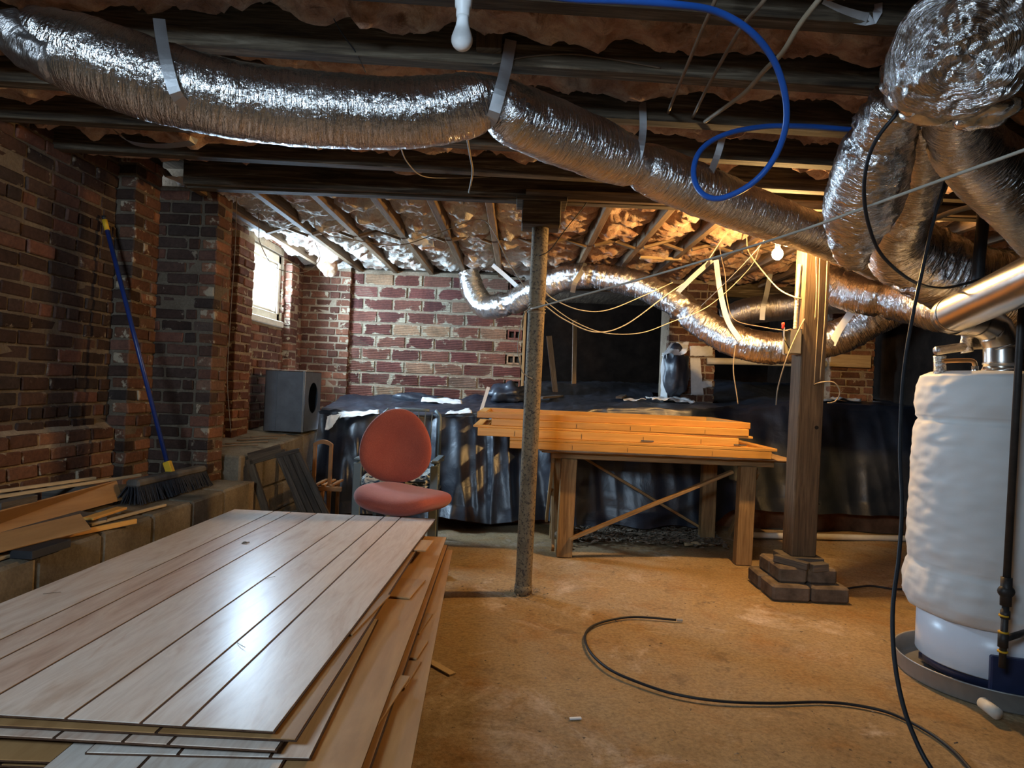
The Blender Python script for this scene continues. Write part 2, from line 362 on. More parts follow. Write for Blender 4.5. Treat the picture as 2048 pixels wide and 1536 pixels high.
MAT['red_nut'] = plain('red_wire_nut', (.55, .04, .02), .4, 0, .05, 5, .02)
MAT['steel_box'] = plain('steel_box', (.45, .40, .30), .5, .5, .15, 9, .1)
MAT['win_paint'] = plain('cream_window_paint', (.62, .57, .47), .6, 0, .15, 14, .25)
MAT['cardboard'] = plain('cardboard', (.34, .22, .12), .85, 0, .15, 10, .3)
MAT['litter'] = plain('dry_leaf_litter', (.22, .17, .12), .9, 0, .6, 60, .5)
MAT['void'] = plain('tile_hole_dark', (.01, .008, .007), .95)
MAT['ink'] = plain('pencil_mark', (.10, .06, .03), .8)
# ================================================================== the setting
ZJ = 2.40                                     # underside of joists and main beam
def fl():
    m = MB()
    def fn(u, v):
        x = -2.8+u*7.2; y = -2.3+v*9.0
        z = .005*FR(x*1.1, y*1.1, 3, 3)-.004
        if y > 5.6: z += .04*max(0, min(1, (y-5.6)/.5))*(.6+.6*N(x*2, y*2))
        return (x, y, z)
    m.grid(fn, 140, 170); return m
struct(fl().build('floor', MAT['floor'], smooth=True))
struct(MB().mm(-2.9, 4.4, -2.3, 11, 2.62, 2.66).build('ceiling', MAT['old_wood']))

# --- one brick, three shapes of it, in two lengths, shared by every brick object
def brick_mesh(L, H, D, seed, bev=.006, jit=.004):
    random.seed(seed); bm = bmesh.new(); bmesh.ops.create_cube(bm, size=1)
    for v in bm.verts:
        v.co = Vector((v.co.x*L, v.co.y*D, v.co.z*H)) + Vector((random.uniform(-jit, jit), random.uniform(-jit, jit), random.uniform(-jit, jit)*.7))
    bmesh.ops.bevel(bm, geom=list(bm.edges), offset=bev, segments=1, affect='EDGES')
    me = bpy.data.meshes.new('brick'); bm.to_mesh(me); bm.free(); me['L'] = L; return me
BR = {}
def bricks_of(key, L, H, D, mat, **k):
    BR[key] = [brick_mesh(L, H, D, 50+i+len(BR)*9, **k) for i in range(4)]
    for me in BR[key]: me.materials.append(MAT[mat])
bricks_of('str', .198, .064, .1, 'brick'); bricks_of('hdr', .094, .064, .1, 'brick')
bricks_of('sstr', .198, .064, .1, 'brick_soot_shade'); bricks_of('shdr', .094, .064, .1, 'brick_soot_shade')
bricks_of('pstr', .198, .063, .1, 'brick_pale'); bricks_of('phdr', .094, .063, .1, 'brick_pale')
random.seed(5)
def put(parent, me, c, u, n, sx=1.0, name='brick', rot=.012):
    o = bpy.data.objects.new(name, me); COL.objects.link(o); o.parent = parent
    u = Vector(u); n = Vector(n); R = Matrix((u, -n, u.cross(-n))).transposed().to_4x4()
    J = Matrix.Rotation(random.gauss(0, rot), 4, 'X') @ Matrix.Rotation(random.gauss(0, rot), 4, 'Z') @ Matrix.Rotation(random.gauss(0, rot*.7), 4, 'Y')
    o.matrix_local = Matrix.Translation(Vector(c)-parent_loc(parent)) @ R @ J @ Matrix.Diagonal((sx, 1, 1, 1))
    return o
CO = .0765
def course(parent, p, u, n, L, start, pre='', headers=False, proud=.008, skip=None, gap=.011):
    """one course of bricks along u from p (on the mortar face), first brick offset by start"""
    u = Vector(u); n = Vector(n); s = -start; k = 0
    while s < L-.02:
        hd = headers; bl = (.094 if hd else .198); a = max(s, 0); b = min(s+bl, L)
        if b-a > .03:
            w = b-a; key = pre+('hdr' if w < .125 else 'str'); me = random.choice(BR[key])
            c = Vector(p)+u*((a+b)/2)+n*(proud-.05+random.gauss(0, .0035))
            c.z += random.gauss(0, .0018)
            if not (skip and skip(c)): put(parent, me, c, u, n, w/me['L'])
        s += bl+gap; k += 1

# --- left wall, near part: facing +x
XL = -2.48
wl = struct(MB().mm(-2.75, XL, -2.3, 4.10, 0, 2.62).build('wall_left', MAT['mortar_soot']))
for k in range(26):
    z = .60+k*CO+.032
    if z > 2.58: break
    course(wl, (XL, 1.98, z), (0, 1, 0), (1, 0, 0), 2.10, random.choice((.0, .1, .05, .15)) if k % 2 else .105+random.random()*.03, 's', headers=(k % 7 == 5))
# lower part of that wall steps out under a sloping mortar ledge
ws = struct(MB().hexa([(XL-.02, 1.9, .4), (XL+.05, 1.9, .4), (XL+.05, 4.09, .4), (XL-.02, 4.09, .4), (XL-.02, 1.9, .955), (XL+.05, 1.9, .90), (XL+.05, 4.09, .90), (XL-.02, 4.09, .955)]).build('wall_left_base', MAT['mortar']))
for k in range(5):
    course(ws, (XL+.05, 1.98, .575+k*CO), (0, 1, 0), (1, 0, 0), 2.10, .1*(k % 2)+random.random()*.05)
def pier(name, x0, x1, y0, y1, z0, z1, pre='', front=None, mat='mortar'):
    """brick pier: faces -y and +x show bricks, corners alternate"""
    w = struct(MB().mm(x0, x1, y0, y1, z0, z1).build(name, MAT[mat]))
    front = pre if front is None else front; k = 0; z = z0+.038
    while z < z1-.02:
        if k % 2 == 0:
            course(w, (x0, y0, z), (1, 0, 0), (0, -1, 0), x1-x0+.006, .0+.05*random.random(), front)
            course(w, (x1, y0+.105, z), (0, 1, 0), (1, 0, 0), y1-y0-.105, .0, pre)
        else:
            course(w, (x0, y0, z), (1, 0, 0), (0, -1, 0), x1-x0-.105, .1, front)
            course(w, (x1, y0-.006, z), (0, 1, 0), (1, 0, 0), y1-y0+.006, .0, pre)
        z += CO; k += 1
    return w
pier('wall_left_pilaster', XL, -2.365, 4.07, 4.36, .45, 2.62, '', 's', 'mortar_soot')  # front bricks use the darker set: shade put into their colour
pier('wall_left_pier', XL, -1.985, 4.345, 4.56, .45, 2.46, '', 's', 'mortar_soot')  # unlit front shaded through its brick colour, bulb side keeps plain brick

# --- left wall, far part with the small window
XF = -2.30
WY0, WY1, WZ0, WZ1 = 5.62, 6.47, 1.78, 2.42
m = MB(); xb = XF-.34
for a in ((4.5, WY0, .3, 2.62), (WY1, 7.4, .3, 2.62), (WY0, WY1, .3, WZ0), (WY0, WY1, WZ1, 2.62)): m.mm(xb, XF, *a)
wf = struct(m.build('wall_left_far', MAT['mortar']))
for k in range(25):
    z = .68+k*CO
    if z > 2.56: break
    for (a, b) in ((4.56, WY0), (WY0, WY1), (WY1, 7.2)):
        if a == WY0 and WZ0-.03 < z < WZ1+.03: continue
        course(wf, (XF, a, z), (0, 1, 0), (1, 0, 0), b-a-.004, .1*(k % 2)+random.random()*.04, 'p', headers=(k % 6 == 3))
# window reveal: far jamb (faces -y) catches the daylight
for k in range(9):
    z = WZ0+.04+k*CO
    if z < WZ1: course(wf, (XF-.1, WY1+.05, z), (1, 0, 0), (0, -1, 0), .1, .1*(k % 2), 'p', proud=.004)
# a shallow brick pilaster just before the window and one after it
pier('wall_left_window_pilaster', XF-.05, -2.24, 5.30, 5.60, .75, 2.40, 'p')
pier('wall_left_corner_pilaster', XF-.05, -2.235, 6.52, 6.74, .75, 2.36, 'p')

# --- window: cream painted sash with one pane
wn = struct(bpy.data.objects.new('window_1', None)); COL.objects.link(wn); wn.location = (XF-.05, (WY0+WY1)/2, WZ0)
x = XF-.05; y0, y1, z0, z1 = WY0+.01, WY1-.01, WZ0+.01, WZ1-.01
fr = MB()
for a in ((y0, y1, z0, z0+.07), (y0, y1, z1-.075, z1), (y0, y0+.06, z0, z1), (y1-.06, y1, z0, z1)): fr.mm(x-.03, x+.03, *a)
fr.build('window_frame', MAT['win_paint'], wn, bevel=.004)
fr = MB()
for a in ((y0+.06, y1-.06, z0+.07, z0+.09), (y0+.06, y1-.06, z1-.095, z1-.075), (y0+.06, y0+.08, z0+.07, z1-.075), (y1-.08, y1-.06, z0+.07, z1-.075)): fr.mm(x-.02, x+.015, *a)
fr.build('glazing_bead', MAT['win_paint'], wn)
t = NT('window_glass'); tb = t.n('ShaderNodeBsdfTransparent'); gb = t.n('ShaderNodeBsdfGlossy'); gb.inputs['Roughness'].default_value = .05
mx = t.n('ShaderNodeMixShader'); mx.inputs[0].default_value = .08; t.l(tb.outputs[0], mx.inputs[1]); t.l(gb.outputs[0], mx.inputs[2])
t.l(mx.outputs[0], t.t.nodes['Material Output'].inputs[0]); MAT['glass'] = t.m
MB().mm(x-.008, x-.002, y0+.05, y1-.05, z0+.06, z1-.06).build('pane', MAT['glass'], wn)
MB().mm(x+.03, XF+.03, y0, y1, WZ0-.05, WZ0+.006).build('window_sill', MAT['win_paint'], wn, bevel=.006)

# --- back wall: brick corner pier, then hollow clay tile blocks
YB = 7.12
pier('wall_back_corner_pier', -2.32, -1.80, YB-.06, 7.4, .80, 2.44, 'p')
m = MB().mm(-1.83, -.155, YB, 7.45, .6, 2.44).mm(-.155, .03, YB+.14, 7.45, .6, 2.44).mm(-.155, .03, YB, 7.45, .6, .86)
for k in range(14): m.mm(-.155, .03, YB+.002, YB+.14, .89+k*.131-.0815-.004, .89+k*.131-.0515+.004)
wb = struct(m.build('wall_back', MAT['mortar_pale']))
TL, TH = .285, .107
def tile_mesh(L, seed):
    """scored clay block: a ridged face"""
    random.seed(seed); m = MB(); n = 6; h = TH; prof = []
    for i in range(n):
        a = -h/2+h*i/n; b = -h/2+h*(i+1)/n; g = h/n*.17
        prof += [(0.0, a+g), (0.0, b-g)]
        if i < n-1: prof += [(.007, b-g*.5), (.007, b+g*.5)]
    prof = [(.09, -h/2), (.004, -h/2)]+prof+[(.004, h/2), (.09, h/2)]
    for sx in (-1, 1):
        for (d, z) in prof: m.v.append(Vector((sx*L/2+random.uniform(-.002, .002), d-.05, z)))
    k = len(prof)
    for i in range(k-1): m.face((i, k+i, k+i+1, i+1))
    m.face(list(range(k))); m.face([k+i for i in range(k)][::-1])
    me = bpy.data.meshes.new('tile_block'); me.from_pydata(m.v, [], m.f); me.update(); me.materials.append(MAT['tile']); me['L'] = L; return me
TM = [tile_mesh(TL, 70+i) for i in range(4)]
def hole_tile():
    m = MB(); w = .15; h = TH
    for a in ((-w/2, w/2, -h/2, -h/2+.02), (-w/2, w/2, h/2-.02, h/2), (-w/2, -w/2+.016, -h/2, h/2), (w/2-.016, w/2, -h/2, h/2), (-.009, .009, -h/2, h/2)): m.mm(a[0], a[1], -.05, .05, a[2], a[3])
    me = bpy.data.meshes.new('tile_end'); me.from_pydata(m.v, [], m.f); me.update(); me.materials.append(MAT['tile']); return me
HT = hole_tile(); random.seed(3)
TC = .131
for k in range(13):
    z = .93+k*TC-.04
    if z > 2.42: break
    hole = k % 2 == 1; xr = .03-(.175 if hole else .0)
    x = -1.81-(.15 if k % 2 else .0)
    while x < xr-.04:
        a = max(x, -1.81); b = min(x+TL, xr); w = b-a
        if w > .06: put(wb, random.choice(TM), ((a+b)/2, YB-.012+.05+random.gauss(0, .004), z), (1, 0, 0), (0, -1, 0), w/TL, 'tile_block', .006)
        x += TL+.024
    if hole:
        put(wb, HT, (xr+.09, YB-.012+.05, z), (1, 0, 0), (0, -1, 0), 1, 'tile_end', .004)
# jamb board where the tile wall ends at the crawl opening
struct(MB().mm(.032, .06, YB-.02, YB+.28, .95, 2.3).build('trim_1', MAT['bench_wood'], bevel=.003))

# --- crawl space behind, its far wall, the brick pier between the two openings
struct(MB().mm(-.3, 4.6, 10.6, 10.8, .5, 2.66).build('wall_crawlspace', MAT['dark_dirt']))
pier('wall_back_brick_pier', 1.54, 2.02, YB-.12, 7.4, .95, 2.44, '')
pier('wall_back_far_pier', 3.22, 3.66, YB-.12, 7.4, .95, 2.44, '')
struct(MB().mm(.06, 4.5, YB, 7.3, 2.30, 2.62).build('trim_2', MAT['old_wood']))            # header over the openings
struct(MB().mm(-2.3, .06, YB-.02, 7.3, 2.43, 2.52).build('trim_3', MAT['old_wood']))       # sill plate on the back wall
# --- walls out of view: right, and behind the camera with the open cellar hatch
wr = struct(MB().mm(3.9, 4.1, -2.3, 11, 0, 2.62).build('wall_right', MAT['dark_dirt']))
m = MB(); DX0, DX1, DZ0, DZ, DY = -1.62, -.78, 1.92, 2.52, -1.0
m.mm(-2.75, DX0, DY-.2, DY, 0, 2.62).mm(DX1, 4.1, DY-.2, DY, 0, 2.62).mm(DX0, DX1, DY-.2, DY, DZ, 2.62).mm(DX0, DX1, DY-.2, DY, 0, DZ0)
struct(m.build('wall_front', MAT['mortar']))
d1 = struct(bpy.data.objects.new('window_2', None)); COL.objects.link(d1); d1.location = (DX0, DY, DZ0)
m = MB().mm(DX0, DX0+.02, DY-.21, DY+.01, DZ0, DZ).mm(DX1-.02, DX1, DY-.21, DY+.01, DZ0, DZ).mm(DX0, DX1, DY-.21, DY+.01, DZ-.02, DZ).mm(DX0, DX1, DY-.21, DY+.01, DZ0, DZ0+.02)
m.build('window_frame', MAT['win_paint'], d1)

# --- low concrete curb along the left wall and the higher one beyond the pier: blocks as parts
XC = -1.76
def curb(name, blocks, y0):
    w = struct(bpy.data.objects.new(name, None)); COL.objects.link(w); w.location = y0
    for c in blocks:
        m = MB().hexa(c); o = m.build('concrete_block', MAT['concrete'], w, bevel=.012)
    return w
bl = []; y = .9
while y < 4.45:
    L = .40; j = random.uniform(-.006, .006); x1 = XC+j
    for (a, b) in ((.0, .195), (.205, .35), (.36, .55)):
        bl.append([(-2.5, y+.006, a), (x1, y+.006, a), (x1, y+L-.006, a), (-2.5, y+L-.006, a), (-2.5, y+.006, b+.02*(b > .5)), (x1, y+.006, b), (x1, y+L-.006, b), (-2.5, y+L-.006, b+.02*(b > .5))])
    y += L
curb('low_concrete_curb', bl, (-2.1, 2.5, 0))
MB_ = MB().mm(-2.49, XC-.012, .9, 4.6, 0, .535); struct(MB_.build('curb_mortar_core', MAT['mortar']))
bl = []; y = 4.60
while y < 6.35:
    L = .40; f = (y-4.6)/1.7; z1 = .70+.09*f; x1 = -1.875+.07*f
    for (a, b) in ((.0, .2), (.21, .42), (.43, z1)):
        t = .03*(b == z1)
        bl.append([(-2.31, y+.005, a), (x1, y+.005, a), (x1+.015, y+L-.005, a), (-2.31, y+L-.005, a), (-2.31, y+.005, b+t), (x1, y+.005, b), (x1+.015, y+L-.005, b+.02*(b == z1)), (-2.31, y+L-.005, b+t+.02*(b == z1))])
    y += L
curb('high_concrete_curb', bl, (-2.1, 5.5, 0))
struct(MB().mm(-2.3, -1.89, 4.61, 6.42, 0, .68).build('curb_mortar_core', MAT['mortar']))

# --- dirt bank along the back, under the plastic
def ztop(x, y):
    a = max(0, min(1, (x+1.0)/2.2)); f = max(0, min(1, (y-6.1)/1.0))
    sm = lambda t: max(0, min(1, t))**2*(3-2*max(0, min(1, t)))
    return (.94+.13*f)*(1-a)+(1.10+.06*f)*a+.08*sm((x-2.1)/.5)+(.15*sm((y-7.15)/.9)+.02*max(0, y-8) if x > .03 else 0)
def yo(x): t = max(0, min(1, (x-1.55)/.5)); return .34*t*t*(3-2*t)      # the bank steps back on the right
m = MB()
def bank(u, v):
    x = -1.77+u*5.65
    pr = [(6.10, -.02), (6.14, .5), (6.20, ztop(x, 6.2)-.03), (6.42, ztop(x, 6.42)-.03), (7.15, ztop(x, 7.15)-.03), (8.1, ztop(x, 8.1)-.03), (10.6, ztop(x, 10.6)-.03)]
    k = v*(len(pr)-1); i = min(int(k), len(pr)-2); f = k-i
    y = pr[i][0]*(1-f)+pr[i+1][0]*f+yo(x)*max(0, min(1, (.72-v)/.36)); z = pr[i][1]*(1-f)+pr[i+1][1]*f
    return (x, y, z+.012*FR(x*3, y*3, 0, 3)*(v > .1))
m.grid(bank, 100, 60); struct(m.build('dirt_bank', MAT['dirt'], smooth=True))

ORD = 'first second third fourth fifth sixth seventh eighth ninth tenth eleventh twelfth thirteenth fourteenth fifteenth sixteenth'.split()
# ================================================================== ceiling timbers and insulation
SK = .055                                       # the near joists run slightly askew
YJ = [1.22, 1.62, 2.03, 2.44, 2.85, 3.26, 3.67]
for i, y in enumerate(YJ):
    j = MB().hexa([(-2.5, y-2.5*SK-.036, ZJ), (3.9, y+3.9*SK-.036, ZJ), (3.9, y+3.9*SK+.036, ZJ), (-2.5, y-2.5*SK+.036, ZJ),
                   (-2.5, y-2.5*SK-.036, 2.62), (3.9, y+3.9*SK-.036, 2.62), (3.9, y+3.9*SK+.036, 2.62), (-2.5, y-2.5*SK+.036, 2.62)])
    tag(j.build('ceiling_joist', MAT['old_wood'], bevel=.004), 'dark old cross joist, %s in front of the main beam' % ORD[len(YJ)-1-i], 'joist', 'cross joists in front of the main beam')
beam = thing('main_beam', (0, 4.06, 2.38), 'dark built-up main beam resting on the round iron post', 'beam')
for (a, b, z0, z1) in ((4.005, 4.05, 2.385, 2.61), (4.055, 4.10, 2.375, 2.61), (4.105, 4.15, 2.38, 2.61)): MB().mm(-2.05, 3.88, a, b, z0, z1).build('beam_ply', MAT['old_wood'], beam, bevel=.004)
MB().mm(.0, 3.0, 3.955, 4.0, 2.365, 2.42).build('ledger_strip', MAT['joist'], beam, bevel=.003)
XJ = [-2.08, -1.71, -1.34, -.96, -.60, -.23, .15, .53, .92, 1.30, 1.70, 2.10, 2.5, 2.9, 3.3, 3.7]
for i, x in enumerate(XJ):
    tag(MB().mm(x-.024, x+.024, 4.15, 7.3, ZJ+.005, 2.60).build('ceiling_joist', MAT['joist'], bevel=.003), 'lighter lengthwise joist, %s from the window wall behind the main beam' % ORD[i], 'joist', 'lengthwise joists behind the main beam')
# cross bridging sticks between the far joists
for i in range(len(XJ)-4):
    a, b = XJ[i]+.03, XJ[i+1]-.03
    for (z0, z1, dy) in ((ZJ+.0, 2.50, 0), (2.50, ZJ+.0, .05)):
        tag(MB().bar((a, 5.35+dy, z0), (b, 5.35+dy, z1), .02, .045, up=(0, 1, 0)).build('bridging_stick', MAT['joist']), 'diagonal bridging stick %s after the %s lengthwise joist from the window wall' % ('rising' if dy == 0 else 'falling', ORD[i]), 'brace', 'bridging sticks between joists')
def batt(name, p0, u, v, L, Wd, z, label, group, seed, amp=.05, res=.022, mat='insulation', st=(1, 1)):
    u = Vector(u); v = Vector(v); nu = int(L/res); nv = int(Wd/res*1.1); m = MB()
    def fn(a, b):
        p = Vector(p0)+u*(a*L)+v*((b-.5)*Wd)
        big = FR(p.x*3.0*st[0]+seed, p.y*3.0*st[1], seed*1.7, 3); med = FR(p.x*8*st[0], p.y*8*st[1]+seed, 4.2, 4); fine = FR(p.x*30, p.y*30, seed, 4)
        rid = abs(N(p.x*5*st[0]+med*.5, p.y*5*st[1], seed*2.1)); tear = max(0, N(p.x*5, p.y*5+seed*3, 9)-.25)
        e = 1-(abs(b-.5)*2)**4
        zz = z+amp*.7*big+amp*.5*med+amp*.16*fine+amp*1.2*(rid**.7-.35)-.12*tear*e+.06*(1-e)
        return (p.x+.01*med, p.y+.01*fine, max(2.30, min(2.612, zz)))
    m.grid(fn, nu, nv)
    return tag(m.build(name, MAT[mat], smooth=True), label, 'insulation', group)
for i in range(len(YJ)-1):
    y = (YJ[i]+YJ[i+1])/2
    batt('insulation_batt', (-2.46, y-2.46*SK, 0), Vector((1, SK, 0)).normalized(), (0, 1, 0), 6.3, .35, 2.48, 'ragged pink insulation between the %s and %s cross joists before the main beam' % (ORD[len(YJ)-2-i], ORD[len(YJ)-1-i]), 'insulation between the cross joists', i*3.1, .062, .02)
batt('insulation_batt', (-2.46, 3.835-2.46*.0275, 0), (1, 0.0275, 0), (0, 1, 0), 4.6, .17, 2.49, 'ragged pink insulation batt lying along the main beam', None, 40.5, .05, .026)
for i in range(len(XJ)-1):
    a, b = XJ[i], XJ[i+1]
    batt('insulation_batt', ((a+b)/2, 4.16, 0), (0, 1, 0), (1, 0, 0), 2.95, b-a-.05, 2.455, 'torn pale insulation between the %s and %s lengthwise joists from the window wall' % (ORD[i], ORD[i+1]), 'insulation between the lengthwise joists', i*2.3+17, .062, .016, 'insulation_pale' if i < 6 else 'insulation', (.8, 1.7))
batt('insulation_batt', (-2.2, 4.2, 0), (0, 1, 0), (1, 0, 0), 2.9, .2, 2.47, 'narrow insulation strip between window wall and first lengthwise joist', None, 71, .05, .02, 'insulation_pale')
# ================================================================== posts
pt = P(1078, 452, 4.06); pb = PZ(1046, 1187)
post = thing('round_post', (pb.x, pb.y, 0), 'speckled round iron post with a square wooden cap under the beam', 'post')
pb = Vector((pb.x, pb.y, .005)); pt = Vector((pb.x+.012, 4.06, 2.215))
m = MB(); m.tube(cat([pb, pt], .05), .05, 24); m.build('shaft', MAT['rust_post'], post, smooth=True)
MB().mm(pt.x-.115, pt.x+.115, 3.95, 4.17, 2.215, 2.355).build('cap_block', MAT['old_wood'], post, bevel=.006)
MB().mm(pt.x-.15, pt.x+.15, 3.94, 4.18, 2.352, 2.378).build('cap_plate', MAT['old_wood'], post, bevel=.003)
m = MB(); m.tube([pb+Vector((0, 0, .002)), pb+Vector((0, 0, .05))], .054, 24); m.build('collar', MAT['rust_post'], post, smooth=True)
wire_tie = MB()
for k in range(5): 
    c = pb.lerp(pt, .78)+Vector((0, 0, .012*k-.02))
    wire_tie.tube([c+Vector((.054*math.cos(a), .054*math.sin(a), .01*math.sin(a+k))) for a in [2*PI*i/20 for i in range(21)]], .0028, 5)
wire_tie.build('cord_wrap', MAT['cable_tan'], post, smooth=True)

wp = PZ(1612, 1196); WX, WY = wp.x, 4.42
wpost = thing('wooden_post', (WX, WY, 0), 'square timber post standing on a stepped brick footing', 'post')
hw = .079
m = MB(); tp = P(1640, 480, 4.42); dxp = .02
m.hexa([(WX-hw, WY-hw, .245), (WX+hw, WY-hw, .245), (WX+hw, WY+hw, .245), (WX-hw, WY+hw, .245), (WX-hw+dxp, WY-hw, 2.375), (WX+hw+dxp, WY-hw, 2.375), (WX+hw+dxp, WY+hw, 2.375), (WX-hw+dxp, WY+hw, 2.375)])
m.build('timber', MAT['post_wood'], wpost, bevel=.006)
for (px, py, r) in ((1633, 855, .012), (1647, 911, .008), (1638, 1008, .004)):
    c = P(px, py, WY-hw-.001); MB().lathe([(r, 0), (r, .004)], c, 12, axis=(0, -1, 0)).build('bolt_hole', MAT['void'], wpost)
MB().mm(WX-hw-.05, WX+hw+.04, WY-hw-.03, WY+hw+.02, .205, .245).build('base_plate', MAT['grey_wood'], wpost, bevel=.004)
MB().bar((WX-hw-.1, WY-.06, .228), (WX-.02, WY-hw-.12, .215), .05, .045).build('wedge', MAT['grey_wood'], wpost, bevel=.004)
MB().bar((WX+.0, WY-hw-.1, .205), (WX+hw+.03, WY-hw-.075, .21), .06, .05).build('wedge', MAT['grey_wood'], wpost, bevel=.004)
ft = thing('brick_footing', (WX, WY, 0), 'stepped footing of old grey-brown bricks under the timber post', 'footing')
for lay, (z, xs) in enumerate(((.05, 3), (.15, 2))):
    w = .235 if lay == 0 else .20; hx = .24 if lay == 0 else .185
    for i in range(2):
        for j in range(2):
            cx = WX+(-hx/2+i*hx)*1.0-.01; cy = WY+(-hx/2+j*hx)
            o = MB().box((cx, cy, z), (hx-.008, hx-.008, .1), random.gauss(0, .03)).build('brick', MAT['foot_brick'], ft, bevel=.014)

# ================================================================== flexible foil ducts
def duct(name, pts, label, group=None, seg=44, step=.009, mat='foil', amp=1.0, caps=True, crease=()):
    """pts: (px, py, depth, radius). A sagging foil sleeve with fine wrinkles round it, deeper where it is strapped"""
    ps = [P(a, b, c) for a, b, c, r in pts]; cv = cat(ps, step); n = len(cv)
    L = [0]
    for i in range(1, len(ps)): L.append(L[-1]+(ps[i]-ps[i-1]).length)
    S2 = [0]
    for i in range(1, n): S2.append(S2[-1]+(cv[i]-cv[i-1]).length)
    k = L[-1]/S2[-1]; sd = len(name)+pts[0][0]*.01; cl = [L[i] for i in crease]
    def rad(t, s):
        q = s*k
        for i in range(len(L)-1):
            if q <= L[i+1] or i == len(L)-2:
                f = (q-L[i])/(L[i+1]-L[i]); f = max(0, min(1, f)); f = f*f*(3-2*f); r = pts[i][3]*(1-f)+pts[i+1][3]*f; break
        for c in cl: r *= 1-.16*math.exp(-((q-c)/.035)**2)
        return r
    def wob(s, a):
        c, d = math.cos(a), math.sin(a); q = s*k
        w = .016*N(s*70, c*2.2+sd, d*2.2)+.010*N(s*150, c*5, d*5+sd)+.04*N(s*5+sd, c*1.1, d*1.1)+.035*(abs(N(s*16, c*2+sd, d*2))-.25)+.03*(abs(N(s*34, c*4, d*4+sd))-.25)
        cr = sum(math.exp(-((q-x)/.09)**2) for x in cl)
        if cr > .01: w += cr*(.07*N(s*22, c*5, d*5)+.04*N(s*50, c*9, d*9))
        e = math.exp(-s/.06)+math.exp(-(S2[-1]-s)/.06)
        w += e*.09*N(s*30, c*4, d*4)
        return w*amp
    m = MB().tube(cv, rad, seg, caps, wob=wob)
    return tag(m.build(name, MAT[mat], smooth=True), label, 'duct', group)
duct('foil_duct', [(62, 62, 2.16, .085), (105, 92, 2.16, .115), (180, 118, 2.17, .128), (300, 158, 2.22, .132), (430, 192, 2.28, .13), (560, 214, 2.36, .13), (700, 224, 2.42, .128), (830, 226, 2.45, .124), (925, 213, 2.46, .115), (990, 200, 2.47, .095),
     (1035, 232, 2.52, .115), (1110, 264, 2.64, .122), (1190, 296, 2.78, .12), (1275, 330, 2.95, .105), (1330, 352, 3.05, .116), (1420, 390, 3.22, .118), (1520, 428, 3.45, .116), (1610, 460, 3.68, .112), (1690, 492, 3.92, .11), (1760, 525, 4.15, .11)],
     'long wrinkled foil duct slung under the cross joists from the left wall', crease=(9, 13))
duct('foil_duct', [(938, 545, 6.75, .10), (946, 580, 6.72, .115), (972, 612, 6.65, .118), (1020, 606, 6.5, .12), (1070, 582, 6.35, .12), (1130, 556, 6.2, .12), (1190, 552, 6.1, .118), (1250, 562, 6.0, .12), (1320, 586, 5.85, .122), (1375, 622, 5.7, .125), (1430, 662, 5.55, .128), (1500, 690, 5.4, .128), (1580, 697, 5.3, .125), (1660, 680, 5.2, .128), (1730, 648, 5.1, .13), (1800, 607, 5.0, .13), (1850, 575, 4.9, .12)],
     'foil duct drooping across the back from the tile wall past the timber post', crease=(3, 6, 9), amp=2.4)
duct('foil_duct', [(1795, 200, 2.08, .075), (1768, 262, 2.25, .105), (1745, 330, 2.4, .131), (1728, 395, 2.55, .139), (1712, 455, 2.72, .115), (1706, 500, 2.85, .075), (1715, 522, 2.92, .048)],
     'short foil duct hanging down in a pointed pouch beside the blue pipe', step=.007, crease=(1, 4), amp=2.2)
duct('foil_duct', [(1845, 218, 2.44, .085), (1853, 268, 2.58, .094), (1850, 325, 2.8, .108), (1818, 415, 3.1, .114), (1790, 470, 3.36, .138), (1830, 515, 3.58, .19), (1920, 560, 3.7, .205), (2020, 580, 3.7, .205), (2140, 570, 3.7, .2), (2260, 540, 3.7, .19)],
     'thick crumpled foil duct passing behind the flue pipe', amp=2.0, step=.009, crease=(3, 5))
duct('foil_duct', [(1908, 205, 2.02, .08), (1918, 255, 2.18, .10), (1942, 300, 2.29, .112), (1992, 346, 2.38, .126), (2052, 402, 2.52, .132), (2112, 467, 2.7, .135), (2185, 540, 2.9, .135), (2300, 590, 3.1, .135), (2450, 630, 3.22, .135)],
     'smooth foil duct slanting down to the right from the foil plenum', amp=.8, crease=(1,))
duct('foil_duct', [(1445, 640, 6.6, .115), (1500, 622, 6.5, .13), (1580, 612, 6.4, .13), (1660, 600, 6.2, .13), (1740, 595, 5.9, .13), (1830, 580, 5.6, .13)],
     'darker foil duct running level at the back behind the timber post', mat='foil_dull')
duct('foil_duct', [(1640, 560, 4.85, .13), (1700, 585, 4.75, .13), (1770, 598, 4.6, .13), (1850, 612, 4.4, .14), (1930, 625, 4.12, .145), (2010, 618, 3.88, .145)],
     'foil duct running from behind the timber post toward the flue', crease=(2,), amp=1.7)
